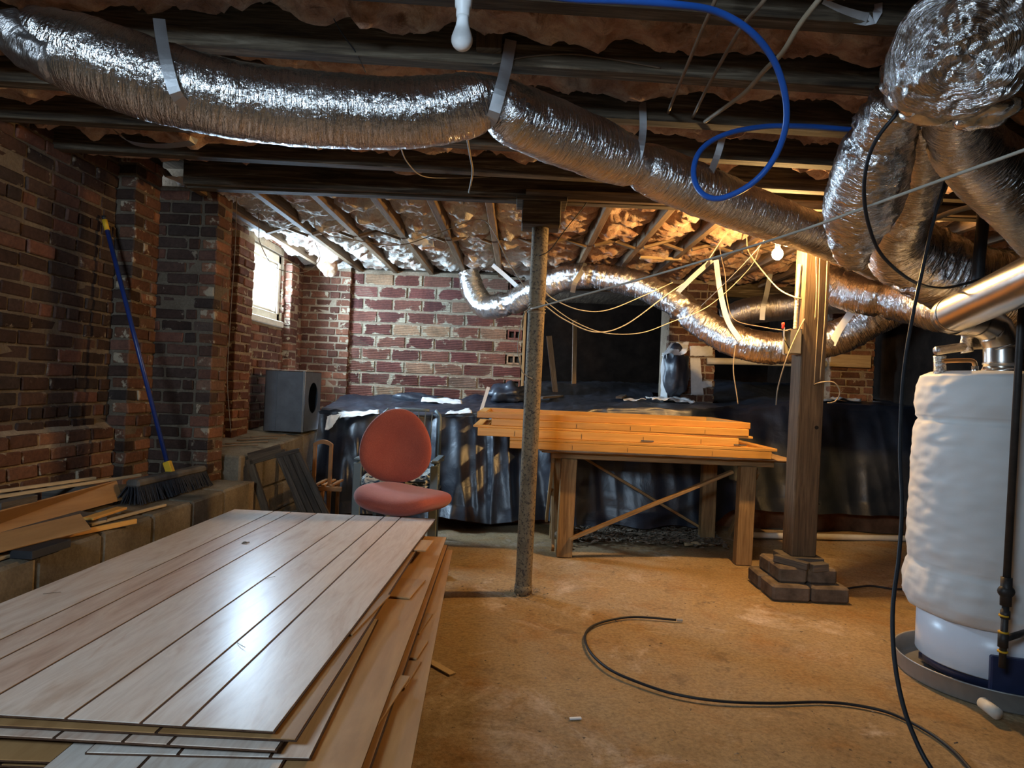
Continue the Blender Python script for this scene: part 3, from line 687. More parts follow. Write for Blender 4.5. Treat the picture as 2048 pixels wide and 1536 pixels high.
# big foil-wrapped plenum overhead on the right: a drum seen on its crumpled end
pl = thing('foil_plenum', P(1900, 120, 2.15), 'large crumpled foil-wrapped plenum drum overhead near the blue pipe', 'plenum')
ax0 = P(1890, 92, 2.08); ax1 = P(1935, 108, 1.66); AX = (ax1-ax0)
z = AX.normalized(); xx = z.cross(Vector((0, 0, 1))).normalized(); yy = z.cross(xx); c0 = ax0
def crumple(p): return abs(N(p.x*8, p.y*8, p.z*8))*.6+abs(N(p.x*17+3, p.y*17, p.z*17))*.35+abs(N(p.x*38, p.y*38+5, p.z*38))*.16
def drum(u, v):
    """drum wrapped in foil: rounded front, tapering back to the joist it hangs from"""
    a = 2*PI*v; q = u*2.0; Lb = AX.length; R_ = .172; fd = .15
    if q < 1: r = q**.8; r_ = R_*math.sin(r*PI/2)**.75; h = Lb-fd*(1-math.cos(r*PI/2)); fr = max(0, 1-q*.85)
    else: t = q-1; r_ = R_*(1-.62*t*t*(3-2*t)); h = Lb-fd-t*(Lb-fd); fr = 0
    d = xx*math.cos(a)+yy*math.sin(a); p = c0+d*r_+z*h; c, s_ = math.cos(a), math.sin(a)
    k_ = min(1, r_/R_)**3 if q < 1 else 1; n_ = (d*k_+z*(1-k_)).normalized()
    return p+n_*((crumple(p)-.3)*(.014+.065*fr**.6)+.003*N(h*60, c*2, s_*2)+.012*N(h*5, c*1.3, s_*1.3))
m = MB().grid(drum, 130, 110); m.build('sleeve', MAT['foil'], pl, smooth=True)
m = MB()
for (a, b, r) in ((P(1785, 125, 1.95), P(1850, 212, 1.95), .068), (P(1800, 188, 2.02), P(1905, 222, 1.98), .062), (P(1915, 228, 1.96), P(2030, 200, 1.86), .058)):
    M_ = Vector((0, 0, 1)).rotation_difference((b-a).normalized()).to_matrix(); m.ell((a+b)/2, (r, r, (b-a).length*.62), 36, 26, M_, wob=.3)
m.build('collar_wrap', MAT['foil'], pl, smooth=True)

# ---- foil straps holding the ducts
def strap(pts, w, label, group=None, mat='strap', face=None):
    cv = cat([P(*p) for p in pts], .02); m = MB(); n = len(cv); b = 0
    for i, p in enumerate(cv):
        t = (cv[min(i+1, n-1)]-cv[max(i-1, 0)]).normalized(); vd = (p-CAM).normalized(); s = t.cross(Vector(face) if face else vd).normalized()*w/2
        m.v += [p-s, p+s]
        if i: m.face((2*i-2, 2*i-1, 2*i+1, 2*i), [(0, 0), (0, 1), (1, 1), (1, 0)])
    return tag(m.build('duct_strap', MAT[mat], solid=.0015), label, 'strap', group)
strap([(318, 38, 2.16), (324, 80, 2.13), (334, 130, 2.10), (350, 185, 2.11), (375, 218, 2.18)], .036, 'pale strap nailed to a joist holding up the left end of the long duct')
strap([(1022, 80, 2.39), (1012, 135, 2.385), (998, 190, 2.37), (985, 235, 2.40), (975, 245, 2.5)], .042, 'grey strap pinching the long duct below the hanging white bulb')
strap([(1218, 150, 2.86), (1205, 205, 2.9), (1200, 240, 2.95)], .03, 'short grey strap hanging from a cross joist behind the long duct')
strap([(1285, 205, 2.84), (1286, 260, 2.82), (1278, 310, 2.8), (1262, 345, 2.86), (1248, 358, 2.95)], .03, 'grey strap pinching the long duct where it starts down to the post')
strap([(1450, 255, 3.08), (1435, 310, 3.09), (1415, 360, 3.07), (1400, 395, 3.1)], .03, 'strap round the long duct behind the lower bend of the blue pipe')
strap([(985, 530, 6.45), (1020, 560, 6.42), (1062, 600, 6.3)], .04, 'white strap over the back duct beside the round post', mat='paper')
strap([(1172, 527, 6.05), (1166, 540, 6.02), (1150, 565, 6.0), (1145, 585, 6.04)], .045, 'foil strap across the back duct just right of the round post', None)
strap([(1432, 520, 5.4), (1440, 580, 5.38), (1455, 640, 5.36), (1480, 680, 5.3)], .04, 'pale hanging strap over the drooping back duct', mat='paper')
strap([(1424, 520, 5.6), (1385, 555, 5.6), (1355, 585, 5.68)], .04, 'slanting pale strap to the back duct near the brick pier', mat='paper')
strap([(1724, 596, 4.85), (1700, 628, 4.93), (1678, 660, 5.03), (1664, 690, 5.09)], .05, 'pale strap over the back duct right of the timber post', mat='paper')
strap([(1542, 540, 6.42), (1533, 588, 6.37), (1527, 612, 6.335), (1524, 640, 6.35)], .045, 'grey strap round the darker back duct', None)
strap([(232, 262, 3.35), (262, 285, 3.3), (320, 292, 3.25), (385, 285, 3.22), (388, 275, 3.22)], .04, 'loose foil strap end curling below a joist by the left wall', face=(0, .2, 1))
strap([(1642, 10, 2.045), (1690, 28, 2.046), (1745, 38, 2.048), (1752, 8, 2.05)], .035, 'loose grey strap sagging beside the foil plenum')

cvx = cat([P(14, 50, 2.10), P(34, 74, 2.10), P(66, 100, 2.10), P(112, 122, 2.10)], .008)
tag(MB().tube(cvx, .064, 40, wob=lambda s, a: .22*(abs(N(s*9, math.cos(a)*1.5, math.sin(a)*1.5))-.2)+.10*N(s*35, math.cos(a)*3, math.sin(a)*3)).build('foil_collar', MAT['foil_dull'], smooth=True), 'crumpled foil collar at the wall end of the long duct', 'duct')
# ================================================================== pipes, cables and wires
def cable(name, pts, r, mat, label, cat_='cable', group=None, seg=8, step=.02, floor=False):
    cv = cat([PZ(p[0], p[1], r+.004) if floor else P(*p) for p in pts], step)
    return tag(MB().tube(cv, r, seg).build(name, MAT[mat], smooth=True), label, cat_, group)
cable('water_pipe', [(585, -195, 1.66), (600, -150, 1.65), (640, -100, 1.63), (720, -62, 1.62), (900, -36, 1.66), (1060, -14, 1.7), (1150, -2, 1.72), (1250, 2, 1.74), (1350, 9, 1.76), (1432, 23, 1.8), (1500, 62, 1.84), (1548, 122, 1.9), (1571, 195, 1.96), (1570, 260, 2.02), (1545, 322, 2.08), (1500, 370, 2.13), (1440, 397, 2.2), (1402, 385, 2.26), (1387, 345, 2.32), (1402, 300, 2.38), (1450, 269, 2.44), (1530, 253, 2.5), (1620, 253, 2.52), (1700, 259, 2.56), (1756, 260, 2.66), (1790, 240, 2.86), (1794, 225, 2.93)],
      .0095, 'blue_pex', 'blue plastic water pipe looping below the cross joists', 'pipe', seg=12)
cable('cable', [(1682, -64, 1.86), (1645, -10, 1.84), (1600, 48, 1.9), (1565, 105, 2.0), (1530, 140, 2.16), (1490, 185, 2.36), (1450, 215, 2.6), (1410, 243, 2.84)], .008, 'cable_tan', 'thick tan cable crossing the blue water pipe')
cable('cable', [(1562, -78, 1.82), (1532, -5, 1.78), (1480, 60, 1.95), (1420, 165, 2.4), (1385, 235, 2.84)], .006, 'cable_brown', 'dark brown cable running under the joists left of the tan one')
cable('cable', [(1450, -78, 1.83), (1432, -5, 1.82), (1400, 70, 2.0), (1350, 190, 2.5), (1336, 226, 2.85)], .006, 'cable_brown', 'thin brown cable nearest the hanging white bulb')
cable('black_cable', [(1800, 215, 1.99), (1788, 234, 2.0), (1760, 268, 2.03), (1738, 312, 2.08), (1728, 375, 2.15), (1736, 445, 2.25), (1765, 512, 2.38), (1825, 562, 2.58), (1880, 576, 2.82), (1935, 566, 3.02), (2000, 545, 3.16), (2060, 530, 3.22), (2200, 518, 3.34), (2400, 505, 3.4), (2560, 500, 3.42)], .006, 'black_rubber', 'black cable hanging in a wide loop in front of the ducts')
cable('black_cable', [(1930, 196, 2.53), (1918, 262, 2.55), (1902, 328, 2.56), (1870, 430, 2.55), (1845, 540, 2.5), (1822, 650, 2.45), (1806, 760, 2.4), (1800, 900, 2.3), (1804, 1010, 2.2), (1798, 1110, 2.12), (1786, 1210, 2.05), (1788, 1310, 1.98), (1806, 1410, 1.9), (1838, 1495, 1.82), (1870, 1550, 1.78)], .0062, 'black_rubber', 'long black cord hanging in front of the water heater')
cable('black_cable', [(1352, 1240), (1310, 1236), (1262, 1234), (1212, 1242), (1180, 1256), (1170, 1276), (1182, 1306), (1218, 1338), (1275, 1364), (1350, 1388), (1440, 1402), (1540, 1406), (1640, 1404), (1710, 1410), (1780, 1426), (1850, 1460), (1905, 1500), (1950, 1550)], .0065, 'black_rubber', 'black cable end curled on the bare floor', floor=True)
cable('black_cable', [(1690, 1178), (1715, 1174), (1745, 1172), (1790, 1178), (1835, 1178)], .007, 'black_rubber', 'short black cable on the floor between timber post and water heater', floor=True)
c = PZ(1354, 1240, .01); tag(MB().tube([c, c+Vector((.03, 0, 0))], .0075, 8).build('cable_plug', MAT['cable_pale']), 'small metal plug on the end of the floor cable', 'plug')
# clothes line from the round post to the right
cable('clothes_line', [(1062, 618, 4.0), (1250, 567, 3.5), (1420, 518, 3.05), (1590, 465, 2.6), (1720, 419, 2.32), (1800, 390, 2.17), (2060, 296, 1.85), (2400, 172, 1.56)], .0055, 'cable_pale', 'straight pale clothes line tied to the round post', 'line')
wires = [
 ([(1088, 582, 4.1), (1110, 600, 4.2), (1160, 620, 4.35), (1215, 620, 4.55), (1290, 590, 4.8), (1345, 565, 5.0)], .004, 'cable_pale', 'pale wire sagging from the round post to the foil duct'),
 ([(1088, 610, 4.1), (1130, 640, 4.25), (1190, 664, 4.4), (1250, 650, 4.55), (1330, 592, 4.7), (1400, 540, 4.85), (1450, 470, 5.0), (1480, 445, 5.05)], .0045, 'cable_pale', 'lower cream wire looping from the round post up to the joists'),
 ([(1089, 600, 4.09), (1100, 610, 4.2), (1150, 644, 4.42), (1210, 666, 4.58), (1280, 666, 4.72), (1340, 645, 4.85), (1420, 610, 5.0), (1500, 535, 5.12), (1522, 485, 5.15)], .0035, 'cable_pale', 'grey wire sagging lowest in front of the dark opening'),
 ([(800, 292, 2.75), (815, 325, 3.2), (845, 352, 3.6), (900, 356, 3.75), (985, 352, 3.75), (1060, 338, 3.7), (1130, 325, 3.6)], .0035, 'cable_tan', 'thin wire draped under the last cross joist'),
 ([(985, 128, 2.392), (1010, 122, 2.397), (1060, 113, 2.40), (1140, 108, 2.407), (1220, 118, 2.415), (1320, 136, 2.425)], .004, 'cable_brown', 'grey-brown wire stapled along a cross joist'),
 ([(628, 434, 4.7), (640, 465, 4.7), (720, 482, 4.75), (800, 490, 4.8), (880, 465, 4.7), (940, 442, 4.55), (970, 442, 4.5), (990, 468, 4.45), (1015, 520, 4.4), (1050, 575, 4.2)], .004, 'cable_tan', 'tan wire from the lengthwise joists to the round post'),
 ([(1060, 616, 4.01), (1050, 624, 4.02), (1040, 660, 4.0), (1036, 705, 4.0), (1046, 745, 3.99), (1064, 758, 3.99)], .004, 'cable_tan', 'loose tan wire end curving beside the round post'),
 ([(1192, 372, 3.95), (1170, 410, 4.0), (1130, 460, 4.0), (1100, 500, 4.02), (1078, 512, 4.0)], .0035, 'black_rubber', 'black wire from the beam to the round post'),
 ([(1490, 456, 4.9), (1493, 475, 4.9), (1498, 505, 4.85), (1530, 548, 4.7), (1560, 580, 4.5), (1594, 596, 4.38), (1606, 598, 4.38)], .006, 'cable_tan', 'knotted tan cable running to the timber post'),
 ([(1536, 448, 4.65), (1528, 480, 4.65), (1490, 525, 4.85), (1448, 568, 5.15), (1402, 612, 5.52)], .0035, 'cable_pale', 'thin wire crossing behind the lit bulb'),
 ([(1438, 456, 5.06), (1440, 500, 5.03), (1450, 550, 4.95), (1454, 600, 4.9), (1470, 640, 4.85), (1530, 655, 4.6), (1575, 662, 4.33)], .0045, 'cable_brown', 'brown wire looping down to the electrical box'),
 ([(1473, 682, 5.345), (1468, 712, 5.30), (1467, 745, 5.27), (1472, 780, 5.27), (1476, 808, 5.27)], .005, 'cable_tan', 'short tan cable dangling left of the timber post'),
 ([(1609, 638, 4.338), (1600, 655, 4.31), (1586, 685, 4.26), (1572, 720, 4.2), (1556, 775, 4.18), (1552, 810, 4.18)], .005, 'cable_tan', 'cream cable hanging from the electrical box'),
 ([(1628, 770, 4.338), (1640, 765, 4.29), (1668, 765, 4.25), (1680, 785, 4.25), (1670, 803, 4.25), (1655, 806, 4.25)], .005, 'cable_tan', 'cream cable end curling out from the timber post'),
 ([(516, 425, 4.9), (518, 460, 4.9), (520, 485, 5.0), (545, 530, 5.1), (585, 545, 5.2), (620, 540, 5.3), (640, 515, 5.4), (630, 485, 5.3)], .004, 'cable_brown', 'wire loop hanging in front of the wall window'),
 ([(475, 360, 4.45), (470, 500, 4.5), (462, 620, 4.5), (455, 760, 4.55), (462, 865, 4.6)], .003, 'cable_brown', 'thin wire hanging down the pier by the window'),
 ([(648, 0, 2.2), (680, 60, 2.3), (715, 110, 2.38), (732, 145, 2.44)], .0025, 'black_rubber', 'thin black wire crossing the first joists'),
 ([(930, 258, 2.5), (934, 275, 2.7), (940, 310, 3.3), (945, 345, 3.6), (938, 385, 3.95)], .006, 'cable_tan', 'frayed cord hanging from the long duct to the beam'),
]
for pts, r, mt, lb in wires: cable('hanging_wire', pts, r*.85, mt, lb, 'wire', seg=6)
# wires clipped on the front of the timber post
for k, (x0, y0, x1, y1, r, lb) in enumerate(((1640, 505, 1628, 770, .004, 'wire stapled down the front of the timber post to its curling end'), (1655, 510, 1640, 760, .004, 'rust-brown wire stapled down the right of the timber post'), (1632, 512, 1630, 640, .003, 'short thin wire beside the box on the timber post'))):
    cable('stapled_wire', [(x0, y0, WY-hw-.006), ((x0+x1)/2+2, (y0+y1)/2, WY-hw-.006), (x1, y1, WY-hw-.006)], r, 'cable_tan', lb, 'wire', seg=6)
# electrical box with its conduit and red wire nut
bx = P(1592, 682, WY-hw+.02); ex = WX-hw+.01
eb = thing('electrical_box', (ex-.045, WY-.02, bx.z-.09), 'open steel electrical box on the side of the timber post', 'electrical box')
m = MB(); zc = bx.z; x0, x1, y0, y1 = ex-.075, ex-.004, WY-hw-.015, WY+.03
m.mm(x0, x1, y1-.004, y1, zc-.085, zc+.075).mm(x0, x1, y0, y0+.004, zc-.085, zc+.075).mm(x1-.004, x1, y0, y1, zc-.085, zc+.075).mm(x0, x1, y0, y1, zc-.085, zc-.081).mm(x0, x1, y0, y1, zc+.071, zc+.075)
m.build('box_body', MAT['steel_box'], eb)
MB().hexa([(x0-.05, y0-.02, zc-.09), (x0-.047, y0-.02, zc-.09), (x0+.0, y1, zc-.08), (x0-.003, y1, zc-.08), (x0-.05, y0-.02, zc+.08), (x0-.047, y0-.02, zc+.08), (x0, y1, zc+.07), (x0-.003, y1, zc+.07)]).build('cover_plate', MAT['steel_box'], eb)
rn = P(1566, 652, WY-.03); MB().lathe([(.005, -.02), (.011, -.012), (.008, 0), (.011, .012), (.009, .022), (0, .024)], rn, 12).build('wire_nut', MAT['red_nut'], eb, smooth=True)
MB().tube(cat([rn-Vector((0, 0, .02)), rn+Vector((.002, 0, -.07)), rn+Vector((.02, 0, -.1)), Vector((x0+.02, WY-.03, zc-.05))], .01), .003, 6).build('box_wire', MAT['black_rubber'], eb, smooth=True)
m = MB(); m.tube(cat([(ex-.022, WY-.02, zc+.07), (ex-.018, WY-.02, zc+.2), (ex-.012, WY-.03, zc+.5)], .006), lambda t, s: .011+.0015*math.sin(s*900), 10); m.build('conduit', MAT['cable_pale'], eb, smooth=True)

# ================================================================== bulbs
e = NT('lit_bulb_glass'); em = e.n('ShaderNodeEmission'); em.inputs[0].default_value = (1.0, .60, .22, 1); em.inputs[1].default_value = 1750
e.l(em.outputs[0], e.t.nodes['Material Output'].inputs[0]); MAT['lit'] = e.m
BC = P(1555, 508, 4.31)
lb = thing('lit_bulb', BC+Vector((0, 0, -.04)), 'glowing warm bulb hanging below the long duct near the timber post', 'bulb')
MB().ell(BC, (.034, .034, .038), 20, 14).build('glass', MAT['lit'], lb, smooth=True)
MB().lathe([(.014, .028), (.017, .04), (.017, .075), (.021, .08), (.021, .12), (.008, .125)], BC, 16).build('socket', MAT['black_plastic'], lb, smooth=True)
MB().tube(cat([BC+Vector((0, 0, .12)), BC+Vector((.03, .05, .2)), BC+Vector((.05, .09, ZJ-BC.z))], .02), .004, 6).build('lamp_cord', MAT['cable_brown'], lb, smooth=True)
C2 = P(924, 80, 1.92)
wl_ = thing('unlit_bulb', C2+Vector((0, 0, -.03)), 'white unlit bulb in a plain ceiling lampholder', 'bulb')
prof = [(0, -.031)]+[(.031*math.sin(a), -.031*math.cos(a)) for a in [PI*i/14 for i in range(1, 9)]]+[(.026, .02), (.020, .038), (.0175, .055), (.0175, .065)]
MB().lathe(prof, C2, 24).build('glass', MAT['white_plastic'], wl_, smooth=True)
MB().lathe([(.0185, .064), (.02, .07), (.02, .088), (.024, .094), (.026, .128), (.034, .142)], C2, 24).build('socket', MAT['white_plastic'], wl_, smooth=True)
MB().lathe([(.034, .142), (.052, .148), (.055, .158), (.055, .168), (0, .168)], C2, 28).build('base_plate', MAT['white_plastic'], wl_, smooth=True)
tag(MB().mm(C2.x-.08, C2.x+.085, C2.y-.05, C2.y+.055, C2.z+.168, C2.z+.2).build('mounting_board', MAT['old_wood'], bevel=.003), 'dark board carrying the white lampholder', 'board')
bk = P(980, 60, 2.39); tag(MB().mm(bk.x-.045, bk.x+.045, 2.36, 2.41, 2.435, 2.615).build('nailed_block', MAT['post_wood'], bevel=.003), 'reddish block nailed to a joist beside the white bulb', 'block')
# ================================================================== water heater
HX, HY = 2.25, 3.15
wh = thing('water_heater', (HX, HY, .02), 'white water heater wrapped in a quilted insulation blanket', 'water heater')
m = MB(); RB = .355
def blank():
    prof = []
    for z, r in ((.30, .335), (.31, .352), (.36, .375), (.44, .374), (.50, .362), (.515, .352), (.53, .358), (.6, .366), (.8, .364), (1.0, .360), (1.12, .355), (1.17, .345), (1.185, .334), (1.2, .346), (1.26, .354), (1.34, .35), (1.39, .335), (1.41, .29)): prof.append((r, z))
    out = []
    for i in range(len(prof)-1):
        (r0, z0), (r1, z1) = prof[i], prof[i+1]; n = max(1, int((z1-z0)/.008))
        for k in range(n): f = k/n; out.append((r0+(r1-r0)*f, z0+(z1-z0)*f))
    return out+[prof[-1], (.12, 1.418)]
def bw(a, z):
    c, d = math.cos(a), math.sin(a)
    lf = max(0, -c)**2; w = (.012*(abs(N(c*2.5+z, d*2.5, z*15))**.8-.3)+.016*N(c*5, d*5+z*5, z*22))*(.25+.9*lf)+.008*N(c*7, d*7, z*38)*lf+.012*N(c*2, d*2, z*4)
    if z < .52: w += .022*N(c*13+z*8, d*13, z*3)
    return w
m.lathe(blank(), (HX, HY, 0), 110, wob=bw); m.build('blanket', MAT['blanket'], wh, smooth=True)
MB().lathe([(.305, .085), (.312, .092), (.312, .33)], (HX, HY, 0), 64).build('tank', MAT['enamel'], wh, smooth=True)
MB().lathe([(.28, .04), (.28, .10)], (HX, HY, 0), 48).build('burner_skirt', MAT['navy'], wh, smooth=True)
for i in range(3):
    a = 2*PI*i/3+.4; m = MB().mm(HX+.24*math.cos(a)-.04, HX+.24*math.cos(a)+.04, HY+.24*math.sin(a)-.04, HY+.24*math.sin(a)+.04, .008, .04); m.build('foot', MAT['navy'], wh)
pa = -PI/2-.05; MB().box((2.15, 2.835, .135), (.24, .03, .15), -.25).build('burner_door', MAT['navy'], wh, bevel=.006)
gv = thing('gas_valve', (2.19, 2.77, .22), 'boxy gas control valve on the front of the water heater', 'valve')
gv.parent = None
MB().box((2.19, 2.785, .285), (.10, .085, .13)).build('valve_body', MAT['white_plastic'], gv, bevel=.012)
MB().lathe([(.026, 0), (.024, .025), (0, .027)], (2.19, 2.742, .30), 20, axis=(0, -1, 0)).build('dial', MAT['black_plastic'], gv, smooth=True)
dp = thing('drain_pan', (HX, HY, 0), 'shallow metal drain pan under the water heater', 'pan')
MB().lathe([(0, -.004), (.385, -.004), (.392, .004), (.395, .078), (.402, .082), (.402, .074), (.397, .072)], (HX, HY, 0), 72, caps=False).build('tray', MAT['pan_metal'], dp, smooth=True)
pv = P(1983, 1408, 2.74); MB().tube([(pv.x, 2.79, .04), (pv.x-.005, 2.70, .038)], .024, 18).build('drain_spout', MAT['pvc'], dp, smooth=True)
# gas pipe in front
gp = thing('gas_pipe', P(2012, 1300, 2.62), 'black iron gas pipe with a shut-off valve before the heater', 'pipe')
a = P(2042, 640, 2.66); b = P(2013, 1165, 2.66); c = P(2004, 1335, 2.66)
MB().tube([b, a, a+Vector((.003, 0, .07)), a+Vector((.012, 0, .095)), a+Vector((.04, 0, .105)), Vector((3.89, a.y, a.z+.105))], .0135, 14).build('riser', MAT['black_pipe'], gp, smooth=True)
m = MB().tube([b+Vector((0, 0, .02)), b-Vector((0, 0, .09))], .02, 14); m.ell(b-Vector((0, 0, .035)), (.032, .024, .026), 14, 8); m.build('shutoff_valve', MAT['black_pipe'], gp, smooth=True)
m = MB().tube([b-Vector((0, 0, .09)), c], .0125, 14); m.tube([b-Vector((.0, 0, .11)), b-Vector((0, 0, .14))], .017, 14).tube([c+Vector((0, 0, .14)), c+Vector((0, 0, .08))], .018, 14); m.build('drip_leg', MAT['black_pipe'], gp, smooth=True)
MB().tube([c+Vector((0, 0, .11)), Vector((2.15, 2.78, c.z+.115))], .0125, 12).build('side_branch', MAT['black_pipe'], gp, smooth=True)
for dz in (.06, .135, .2): MB().tube([c+Vector((0, 0, dz)), c+Vector((0, 0, dz+.006))], .0185, 14).build('thread_tape', MAT['yellow'], gp, smooth=True)
# flue: collar, elbow, then the big pipe toward the right
f0 = P(2004, 735, 3.12); f1 = P(2004, 690, 3.12); f2 = P(1988, 655, 3.12); f3 = P(1950, 640, 3.08); f4 = P(1905, 636, 3.0)
fl_ = thing('flue_pipe', f0, 'shiny metal flue pipe with an elbow above the water heater', 'flue')
m = MB(); r = .073
m.tube(cat([f0, f1], .02), r, 32); m.tube(cat([f0+Vector((0, 0, .012)), f0+Vector((0, 0, .022))], .01), r+.004, 32); m.build('vertical_section', MAT['flue'], fl_, smooth=True)
MB().lathe([(.088, -.025), (.079, -.012), (.074, .0)], f0, 32).build('draft_hood', MAT['flue'], fl_, smooth=True)
el = cat([f1, f1.lerp(f2, .5), f2, f3, f4], .03); m = MB()
for i in range(0, len(el)-1, 3):
    sg = el[i:i+4]
    if len(sg) > 1: m.tube(sg, r+.0015*(i % 2), 32, False)
    m.tube([sg[0]-(sg[1]-sg[0])*.08, sg[0]+(sg[1]-sg[0])*.08], r+.004, 32, False)
m.build('elbow', MAT['flue'], fl_, smooth=True)
g0 = P(1900, 632, 3.0); g1 = P(2100, 540, 2.2); g1 = g0+(g1-g0)*1.7
gd = (g1-g0)/1.7; gm = g0+gd*1.15
m = MB(); m.tube(cat([g0, g0+gd*.5, gm, gm+Vector((.06, -.22, .08)), gm+Vector((.3, -.42, .12)), gm+Vector((.8, -.5, .14)), Vector((3.89, gm.y-.5, gm.z+.2))], .04), .079, 36); m.tube([g0+gd*.07, g0+gd*.085], .0815, 36); m.build('horizontal_section', MAT['flue'], fl_, smooth=True)
# water pipes over the heater
wpz = thing('copper_pipe', P(1930, 735, 3.1), 'copper water pipe bending down into the water heater', 'pipe')
cv = cat([P(1882, 722, 3.12), P(1925, 721, 3.12), P(1945, 722, 3.12), P(1950, 730, 3.12), P(1950, 752, 3.12)], .01); MB().tube(cv, .0105, 14).build('pipe', MAT['copper'], wpz, smooth=True)
MB().tube([P(1950, 732, 3.12), P(1950, 752, 3.12)], .014, 14).build('fitting', MAT['flue'], wpz, smooth=True)
tag(MB().tube(cat([P(1872, 702, 3.25), P(1925, 694, 3.27), P(1960, 690, 3.3), P(2060, 690, 3.34), P(2300, 690, 3.6), P(2480, 690, 3.7)], .01), .021, 16, wob=lambda s, a: .06*N(s*30, math.cos(a)*3, math.sin(a)*3)).build('wrapped_pipe', MAT['foil_dull'], smooth=True), 'foil-wrapped water pipe running level above the heater', 'pipe')
tag(MB().tube(cat([P(1880, 712, 3.14), P(1880, 745, 3.14), P(1882, 760, 3.14)], .006), .025, 18, wob=lambda s, a: .16*N(s*60, math.cos(a)*4, math.sin(a)*4)).build('pipe_wrap', MAT['foil'], smooth=True), 'crumpled foil wrap where a water pipe enters the heater', 'pipe wrap')
tag(MB().tube(cat([P(1935, 672, 3.27), P(1932, 690, 3.275), P(1935, 705, 3.27)], .006), .026, 18, wob=lambda s, a: .2*N(s*60, math.cos(a)*4, math.sin(a)*4)).build('pipe_wrap', MAT['foil'], smooth=True), 'crumpled foil wrap on the level pipe below the flue', 'pipe wrap')
tag(MB().tube(cat([P(1969, 349, 3.36), P(1968, 375, 3.34), P(1966, 440, 3.32), P(1958, 520, 3.3), P(1953, 600, 3.3), P(1948, 688, 3.29)], .05), .027, 16).build('drain_stack', MAT['black_plastic'], smooth=True), 'dark vertical pipe sleeve rising behind the flue', 'pipe')
tag(MB().tube(cat([P(1852, 446, 3.6), P(1900, 425, 3.6), P(1960, 410, 3.6), P(2030, 398, 3.68), P(2100, 386, 3.82)], .03), .014, 12).build('wall_pipe', MAT['pvc'], smooth=True), 'cream plastic pipe curving behind the dark vertical sleeve', 'pipe')
tag(MB().tube(cat([PZ(1490, 1070, .05), PZ(1580, 1072, .05), PZ(1850, 1078, .05)], .1), .026, 14).build('floor_pipe', MAT['pvc'], smooth=True), 'white plastic pipe lying along the foot of the dirt bank', 'pipe')
tag(MB().tube(cat([P(1414, 722, 6.962), P(1520, 724, 6.962), P(1600, 727, 6.962), P(1652, 729, 6.962)], .1), .035, 14).build('crawl_pipe', MAT['pvc'], smooth=True), 'white plastic pipe strung across behind the drooping back duct', 'pipe')
bp = P(1700, 722, 6.972); tag(MB().box(bp, (.42, .04, .13), .0).build('ledger_board', MAT['pale_wood'], bevel=.004), 'pale board fixed on the far brick pier', 'board')
# ================================================================== black plastic over the dirt bank
def sheet():
    m = MB(); x0, x1 = -1.79, 3.84
    def fn(u, v):
        x = x0+u*(x1-x0); lf = max(0, min(1, (1.3-x)/1.6))              # deeper folds on the left
        hem = .10+.05*N(x*2.5)+.12*yo(x)/.34
        if v < .5:
            f = v/.5; zt = ztop(x, 6.1)+.015; z = hem*(1-f)+zt*f
            fw = N(x*3.1+.5*N(x*1.1, z*1.0), z*.35, 2); fw2 = abs(N(x*5.5+z*.5, z*.5, 9)); fold = (fw*.12-fw2*.09+N(x*11+z*2, z*1.0, 5)*.016)*(.3+.9*lf)*(1-f**6*.6)
            y = 5.86+yo(x)+.17*f+.06*f**4-.06*lf*(1-f)-fold-.012*FR(x*3, z*5, 1, 2)
            z += .02*N(x*6, z*4, 8)*f
            y = min(y, 6.08+yo(x)+.085*f)
            if f < .12: y -= .07*(1-f/.12)*(.5+N(x*3)); 
        else:
            f = (v-.5)/.5; y = 6.08+yo(x)*(1-f)+f**1.15*(4.3 if x > .07 else .98); zt = ztop(x, y)
            z = zt+.02+.035*max(0, FR(x*3.2, y*4.2, 7, 4))+.012*abs(N(x*8, y*8))+.012*math.sin(f*3)
            z += .05*math.exp(-((f-.9)/.1)**2)*(.5+N(x*4, 3))*(x < .1)
        return (x, y, max(z, .03))
    m.grid(fn, 420, 150)
    piers = ((1.49, 2.08), (3.17, 3.71)); keep = []
    for k, f in enumerate(m.f):
        if min(m.v[q].x for q in f) < .07 and max(m.v[q].y for q in f) > 7.085: continue
        if any(a < m.v[q].x < b and 6.94 < m.v[q].y < 7.46 for a, b in piers for q in f): continue
        keep.append(k)
    m.f = [m.f[k] for k in keep]; m.uv = [m.uv[k] for k in keep]; return m
tag(sheet().build('plastic_sheet', MAT['poly'], smooth=True), 'black plastic sheeting draped over the dirt bank at the back', 'plastic sheet')
def lump(name, c, r, mat, label, cat_, wob=.6, seg=26, rings=16):
    return tag(MB().ell(c, r, seg, rings, wob=wob).build(name, MAT[mat], smooth=True), label, cat_)
for px, py, y, r, lb in ((1015, 790, 6.75, (.19, .13, .12), 'crumpled black plastic heap at the end of the tile wall'), (830, 800, 6.95, (.34, .08, .07), 'long black plastic roll lying along the foot of the tile wall')):
    c = P(px, py, y); lump('plastic_bundle', c, r, 'poly', lb, 'plastic')
